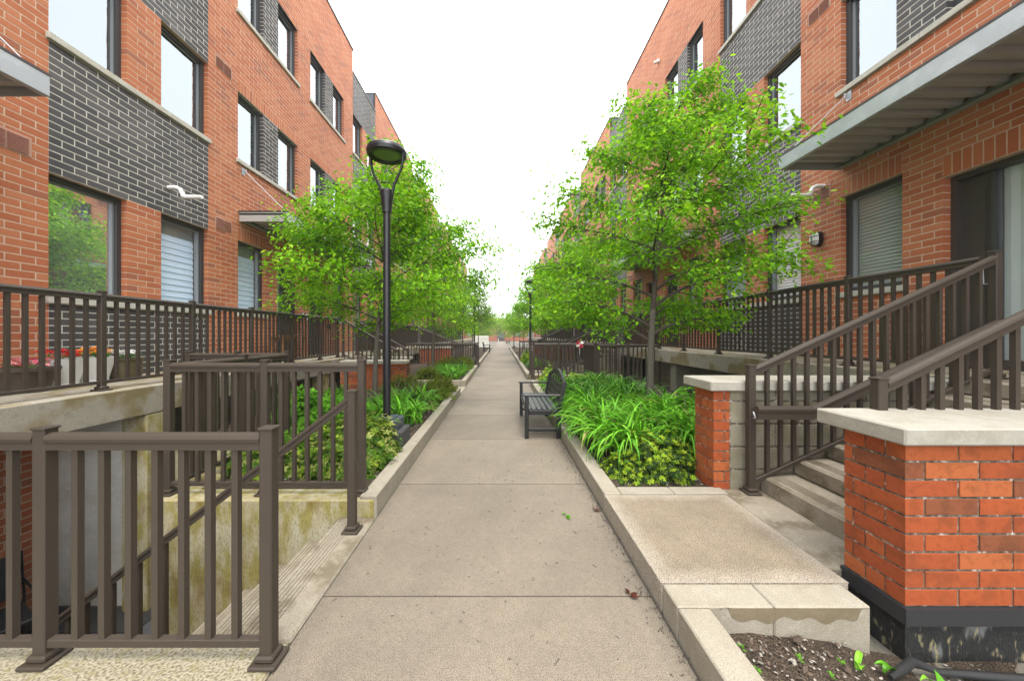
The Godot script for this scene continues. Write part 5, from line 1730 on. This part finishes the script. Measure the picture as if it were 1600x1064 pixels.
	# weeds in the foreground soil
	for i in 7:
		var px: float = [1.12, 1.18, 1.35, 1.52, 1.42, 1.13, 1.75][i]
		var pd: float = [1.56, 1.49, 1.62, 1.60, 1.54, 1.68, 1.64][i]
		var xfs := []
		var cols := []
		for k in 7:
			var b := Basis(Vector3.UP, TAU * k / 7 + r.randf()) * Basis(Vector3.RIGHT, -r.randf_range(0.2, 0.9))
			xfs.append(Transform3D(b.scaled_local(Vector3.ONE * r.randf_range(0.014, 0.026)), Vector3(0, 0.012 + 0.003 * k, 0)))
			cols.append(Color(0.14, 0.34, 0.03) * r.randf_range(0.8, 1.3))
		var o := many("weed", leaf_mesh, xfs, cols, self, "")
		o.position = V(px, 0.015 - 0.13 * smoothstep(1.5, 2.05, px), pd)
		tag(o, "bright green weed seedling in the stony soil, " + ["tucked against the kerb", "nearest the camera by the kerb", "in front of the landing stone", "largest, in the middle of the soil", "left of the middle of the soil", "in the corner under the landing stone", "before the black wall base"][i], "weed", "weed seedlings in the stony soil")
	var gb := []
	for i in 3: gb.append(V(1.62 + i * 0.13, -0.02 - i * 0.02, 1.57 + i * 0.01))
	lilies("grass_tuft", "a few green grass blades in the soil at the bottom right corner", gb, 3, 0.12, 41, lily)

func build_small_things() -> void:
	street_lamp("near black lamp post with ring head and dark square base on the left", V(-1.42, 0.10, 4.45), true)
	street_lamp("black lamp post far down the left side behind the railings", V(-1.72, 0.10, 23.0), false)
	street_lamp("black lamp post on the right beyond the bench, half behind leaves", V(1.25, 0.10, 15.3), false)
	street_lamp("thin black lamp post far down the right side", V(1.35, 0.10, 38.0), false)
	park_bench("black slatted bench with arched back beside the right kerb", V(0.60, 0.0, 6.67), -PI / 2, true)
	park_bench("small black bench far away on the left side of the path", V(-1.2, 0.0, 29.5), PI / 2, false)
	park_bench("tiny black bench far away on the right side of the path", V(1.1, 0.0, 59.5), -PI / 2, false)
	# flower pots
	flower_pot("wide brown pot with pink flowers, nearest on the left walkway", V(-5.0, 0.9, 3.74), [[0.0, 0.0], [0.17, 0.0], [0.185, 0.02], [0.235, 0.22], [0.26, 0.225], [0.262, 0.26], [0.24, 0.26], [0.0, 0.24]], M.pot_brown, [Color(0.75, 0.16, 0.22), Color(0.8, 0.35, 0.4)], 0.24, 0.11, 1)
	flower_pot("white pot with red flowers on the left walkway", V(-5.1, 0.9, 4.13), [[0.0, 0.0], [0.15, 0.0], [0.155, 0.03], [0.15, 0.04], [0.21, 0.30], [0.215, 0.32], [0.2, 0.32], [0.0, 0.30]], M.pot_white, [Color(0.62, 0.015, 0.012), Color(0.7, 0.03, 0.02)], 0.19, 0.12, 2)
	flower_pot("white pot with orange and yellow flowers on the left walkway", V(-5.12, 0.9, 4.47), [[0.0, 0.0], [0.15, 0.0], [0.155, 0.03], [0.15, 0.04], [0.21, 0.30], [0.215, 0.32], [0.2, 0.32], [0.0, 0.30]], M.pot_white, [Color(0.8, 0.3, 0.02), Color(0.8, 0.42, 0.03)], 0.18, 0.14, 3)
	flower_pot("olive pot with white flowers, farthest of the pots", V(-5.12, 0.9, 4.84), [[0.0, 0.0], [0.15, 0.0], [0.19, 0.03], [0.2, 0.10], [0.195, 0.25], [0.215, 0.27], [0.215, 0.285], [0.19, 0.285], [0.0, 0.27]], M.pot_olive, [Color(0.8, 0.8, 0.78), Color(0.75, 0.75, 0.72)], 0.18, 0.12, 4)
	# low wooden table on the walkway
	var t := thing("wooden_table", "orange wooden trestle table before the doors on the left walkway", "table", V(-5.15, 0.9, 8.7), PI / 2)
	for k in 3:
		var b := MB.new()
		b.cbox(Vector3(-0.6, 0.55, -0.15 + k * 0.105), Vector3(0.6, 0.585, -0.05 + k * 0.105), 0.005)
		piece("plank", b, M.wood, t)
	for sx in [-0.45, 0.45]:
		for sz in [-0.11, 0.11]:
			var b := MB.new()
			b.cbox(Vector3(sx - 0.03, 0.0, sz - 0.03), Vector3(sx + 0.03, 0.548, sz + 0.03), 0.004)
			piece("leg", b, M.wood, t)
	var bb := MB.new()
	bb.cbox(Vector3(-0.5, 0.44, -0.16), Vector3(0.5, 0.54, -0.142), 0.003)
	piece("apron", bb, M.wood, t)
	# white drain pipes through the walls
	var k := 0
	for q in [[V(-5.47, 3.93, 5.92), 1.0, "white bent vent pipe on the dark brick of the left house"], [V(5.37, 3.98, 5.98), -1.0, "white bent vent pipe beside the right canopy"]]:
		var p := thing("vent_pipe", q[2], "pipe", q[0], 0.0, "white vent pipes")
		var m := MB.new()
		var s: float = q[1]
		m.tube([Vector3(-s * 0.05, 0, 0), Vector3(s * 0.10, 0, 0), Vector3(s * 0.16, -0.03, 0), Vector3(s * 0.19, -0.09, 0), Vector3(s * 0.22, -0.13, 0)], [0.033, 0.033, 0.033, 0.033, 0.033], 12)
		piece("elbow", m, M.white_plastic, p)
		var m2 := MB.new()
		m2.tube([Vector3(s * 0.20, -0.14, 0), Vector3(s * 0.27, -0.155, 0), Vector3(s * 0.52, -0.155, 0)], [0.037, 0.034, 0.03], 12)
		piece("straight_pipe", m2, M.white_plastic, p)
	# bulkhead lamp on the right wall
	var wl := thing("wall_lamp", "black caged bulkhead lamp on the brick right of the blinds", "wall lamp", V(5.39, 3.12, 6.08), -PI / 2)
	var base := MB.new()
	for i in 24:
		pass
	var ell := func(b: MB, rx: float, ry: float, z0: float, z1: float, inset: float):
		var n := 28
		for i in n:
			var a0 := TAU * i / n; var a1 := TAU * (i + 1) / n
			var sup := func(a: float, f: float) -> Vector3:
				var c := cos(a); var s := sin(a)
				return Vector3(signf(c) * pow(absf(c), 0.6) * rx * f, signf(s) * pow(absf(s), 0.6) * ry * f, 0)
			var A: Vector3 = sup.call(a0, 1.0) + Vector3(0, 0, z0); var B: Vector3 = sup.call(a1, 1.0) + Vector3(0, 0, z0)
			var C: Vector3 = sup.call(a1, inset) + Vector3(0, 0, z1); var D: Vector3 = sup.call(a0, inset) + Vector3(0, 0, z1)
			b.quad(A, B, C, D)
			b.tri(D, C, Vector3(0, 0, z1 + 0.012))
	ell.call(base, 0.095, 0.125, 0.0, 0.06, 0.93)
	piece("housing", base, M.black_metal, wl)
	var lens := MB.new()
	ell.call(lens, 0.078, 0.105, 0.06, 0.11, 0.7)
	piece("lens", lens, M.lamp_lens, wl)
	var cage := MB.new()
	cage.tube([Vector3(0, -0.122, 0.05), Vector3(0, -0.09, 0.125), Vector3(0, 0.09, 0.125), Vector3(0, 0.122, 0.05)], [0.006, 0.006, 0.006, 0.006], 6)
	for y in [-0.045, 0.045]:
		cage.tube([Vector3(-0.092, y, 0.05), Vector3(-0.07, y, 0.122), Vector3(0.07, y, 0.122), Vector3(0.092, y, 0.05)], [0.005, 0.005, 0.005, 0.005], 6)
	piece("cage", cage, M.black_metal, wl)
	# camera dome high on the right wall
	var cd := thing("camera_dome", "small white camera high on the right brick wall near the roof", "camera", V(5.4, 10.85, 12.25), -PI / 2)
	var cm := MB.new()
	cm.tube([Vector3(0, 0, 0), Vector3(0, 0, 0.05)], [0.07, 0.07], 14)
	piece("mount", cm, M.white_plastic, cd)
	var cl := MB.new()
	cl.tube([Vector3(0, -0.02, 0.05), Vector3(0, -0.05, 0.15), Vector3(0, -0.06, 0.17)], [0.05, 0.05, 0.02], 14)
	piece("camera_body", cl, M.white_plastic, cd)
	# house number plaques between the left doors
	for i in 2:
		var n := "18" if i == 0 else "17"
		var pl := thing("number_plaque", ("left plaque of the pair of white drop-shaped house numbers, reading 18" if i == 0 else "right plaque of the pair of white drop-shaped house numbers, reading 17"), "sign", V(-5.495, 2.0, 9.93 + i * 0.2 - 0.05), PI / 2, "house number plaques")
		var drop := func(b: MB, s: float, z: float):
			var m := 24
			var pts := []
			for q in m:
				var a := TAU * q / m - PI / 2
				var rr := 1.0
				var c := Vector2(cos(a), sin(a))
				var yy := c.y
				if yy < -0.3: rr = 1.0 + (-yy - 0.3) * 0.45
				pts.append(Vector3(c.x * 0.085 * s * (1.0 if yy > -0.3 else 0.97), c.y * 0.11 * rr * s + 0.01, z))
			for q in m:
				b.tri(Vector3(0, 0.01, z), pts[q], pts[(q + 1) % m])
				b.quad(pts[q] - Vector3(0, 0, 0.012), pts[(q + 1) % m] - Vector3(0, 0, 0.012), pts[(q + 1) % m], pts[q])
		var rim := MB.new()
		drop.call(rim, 1.0, 0.016)
		piece("rim", rim, M.black_metal, pl)
		var face := MB.new()
		drop.call(face, 0.8, 0.026)
		piece("face", face, M.white_plastic, pl)
		var tm := TextMesh.new()
		var f := SystemFont.new()
		f.font_names = PackedStringArray(["Droid Serif"])
		tm.font = f
		tm.text = n
		tm.font_size = 64
		tm.pixel_size = 0.0011
		tm.depth = 0.004
		tm.material = M.black_metal
		put("numerals", tm, pl, Transform3D(Basis(), Vector3(0, 0.015, 0.028)))
	# doorbell boxes and wall lights near the left doors
	var db := MB.new()
	db.cbox(Vector3(-0.05, -0.08, 0.0), Vector3(0.05, 0.08, 0.09), 0.012)
	db.cbox(Vector3(-0.035, -0.05, 0.09), Vector3(0.035, 0.05, 0.11), 0.01)
	var dl := put("mail_box", db.mesh(M.black_metal), self, Transform3D(Basis(Vector3.UP, PI / 2), V(-5.495, 1.75, 11.35)))
	tag(dl, "small black box on the brick right of the second left door", "box")
	# bollard and white cabinet far away
	var bo := MB.new()
	bo.lathe(Vector3.ZERO, [[0.0, 0.0], [0.06, 0.0], [0.06, 0.95], [0.03, 1.0], [0.0, 1.0]], 12)
	var bn := put("bollard", bo.mesh(M.white_plastic), self, Transform3D(Basis(), V(-0.35, 0, 44.5)))
	tag(bn, "thin white bollard in the middle of the path far away", "bollard")
	var cb := MB.new()
	cb.cbox(Vector3(-0.8, 0, -0.4), Vector3(0.8, 1.3, 0.4), 0.02)
	cb.cbox(Vector3(-0.76, 1.3, -0.36), Vector3(0.76, 1.36, 0.36), 0.02)
	var cn := put("white_cabinet", cb.mesh(M.white_plastic), self, Transform3D(Basis(), V(-2.3, 0, 43.0)))
	tag(cn, "white utility cabinet far away left of the path", "cabinet")
	var pw := thing("toy_pinwheel", "small red and white pinwheel on the railing beyond the bench", "pinwheel", V(2.34, 1.22, 10.68))
	for q in 6:
		var b := MB.new()
		var rot := Basis(Vector3.BACK, TAU * q / 6)
		b.tri(rot * Vector3(0, 0, 0.01), rot * Vector3(0.13, 0.02, 0.03), rot * Vector3(0.08, 0.09, 0.0))
		b.tri(rot * Vector3(0, 0, 0.01), rot * Vector3(0.08, 0.09, 0.0), rot * Vector3(0.0, 0.06, 0.02))
		piece("petal", b, M.red_foil if q % 3 else M.white_plastic, pw)
	var ps := MB.new()
	ps.tube([Vector3(0, 0, 0), Vector3(0, -0.3, 0)], [0.006, 0.006], 6)
	piece("stick", ps, M.white_plastic, pw)
	# black drainage mesh in the right foreground
	var dm := MB.new()
	dm.tube([V(1.74, -0.03, 1.60), V(1.84, -0.03, 1.64), V(1.94, -0.04, 1.69), V(2.05, -0.08, 1.68), V(2.2, -0.085, 1.67), V(2.5, -0.085, 1.64)], [0.012, 0.018, 0.02, 0.014, 0.018, 0.02], 9)
	var dn := piece("drain_sleeve", dm, M.mesh_black, self)
	tag(dn, "crumpled black drainage sleeve on the soil in the bottom right corner", "drain pipe")
	# fallen leaves on the path
	for q in [[V(0.55, 0.006, 2.96), [Color(0.13, 0.36, 0.02), Color(0.1, 0.3, 0.02)], "fresh green leaf cluster lying on the path near the right kerb", 0.06, 4], [V(0.74, 0.006, 2.06), [Color(0.13, 0.03, 0.02), Color(0.1, 0.035, 0.025)], "dead red-brown leaf on a path joint near the right kerb", 0.045, 6], [V(0.83, 0.006, 3.05), [Color(0.14, 0.07, 0.04)], "small brown leaf against the right kerb", 0.05, 3]]:
		var xfs := []
		var cols := []
		for i in int(q[4]):
			var b := Basis(Vector3.UP, rng.randf() * 4.0 + q[4]) * Basis(Vector3.RIGHT, -0.12)
			xfs.append(Transform3D(b.scaled_local(Vector3.ONE * q[3] * rng.randf_range(0.8, 1.2)), Vector3(rng.randfn() * 0.012, 0.002 * i, rng.randfn() * 0.012)))
			cols.append(q[1][i % q[1].size()])
		var o := many("fallen_leaf", leaf_mesh, xfs, cols, self, "")
		o.position = q[0]
		tag(o, q[2], "leaf")
	# twigs and seeds blown along the kerb foot
	var tw := MB.new()
	for i in 420:
		var edge := rng.randf() < 0.6
		var x := 0.865 - absf(rng.randfn()) * 0.05 if edge else rng.randf_range(-0.95, 0.85)
		var d := rng.randf_range(1.5, 5.0)
		var a := rng.randf() * TAU
		var l := rng.randf_range(0.004, 0.018) * (2.5 if rng.randf() < 0.08 else 1.0)
		tw.tube([V(x, 0.003, d), V(x + cos(a) * l, 0.004, d + sin(a) * l)], [0.0024, 0.0014], 4, false)
	var to := piece("plant_litter", tw, M.twig, self)
	tag(to, "fine twigs and seed litter scattered on the path along the kerb", "litter", "", "stuff")
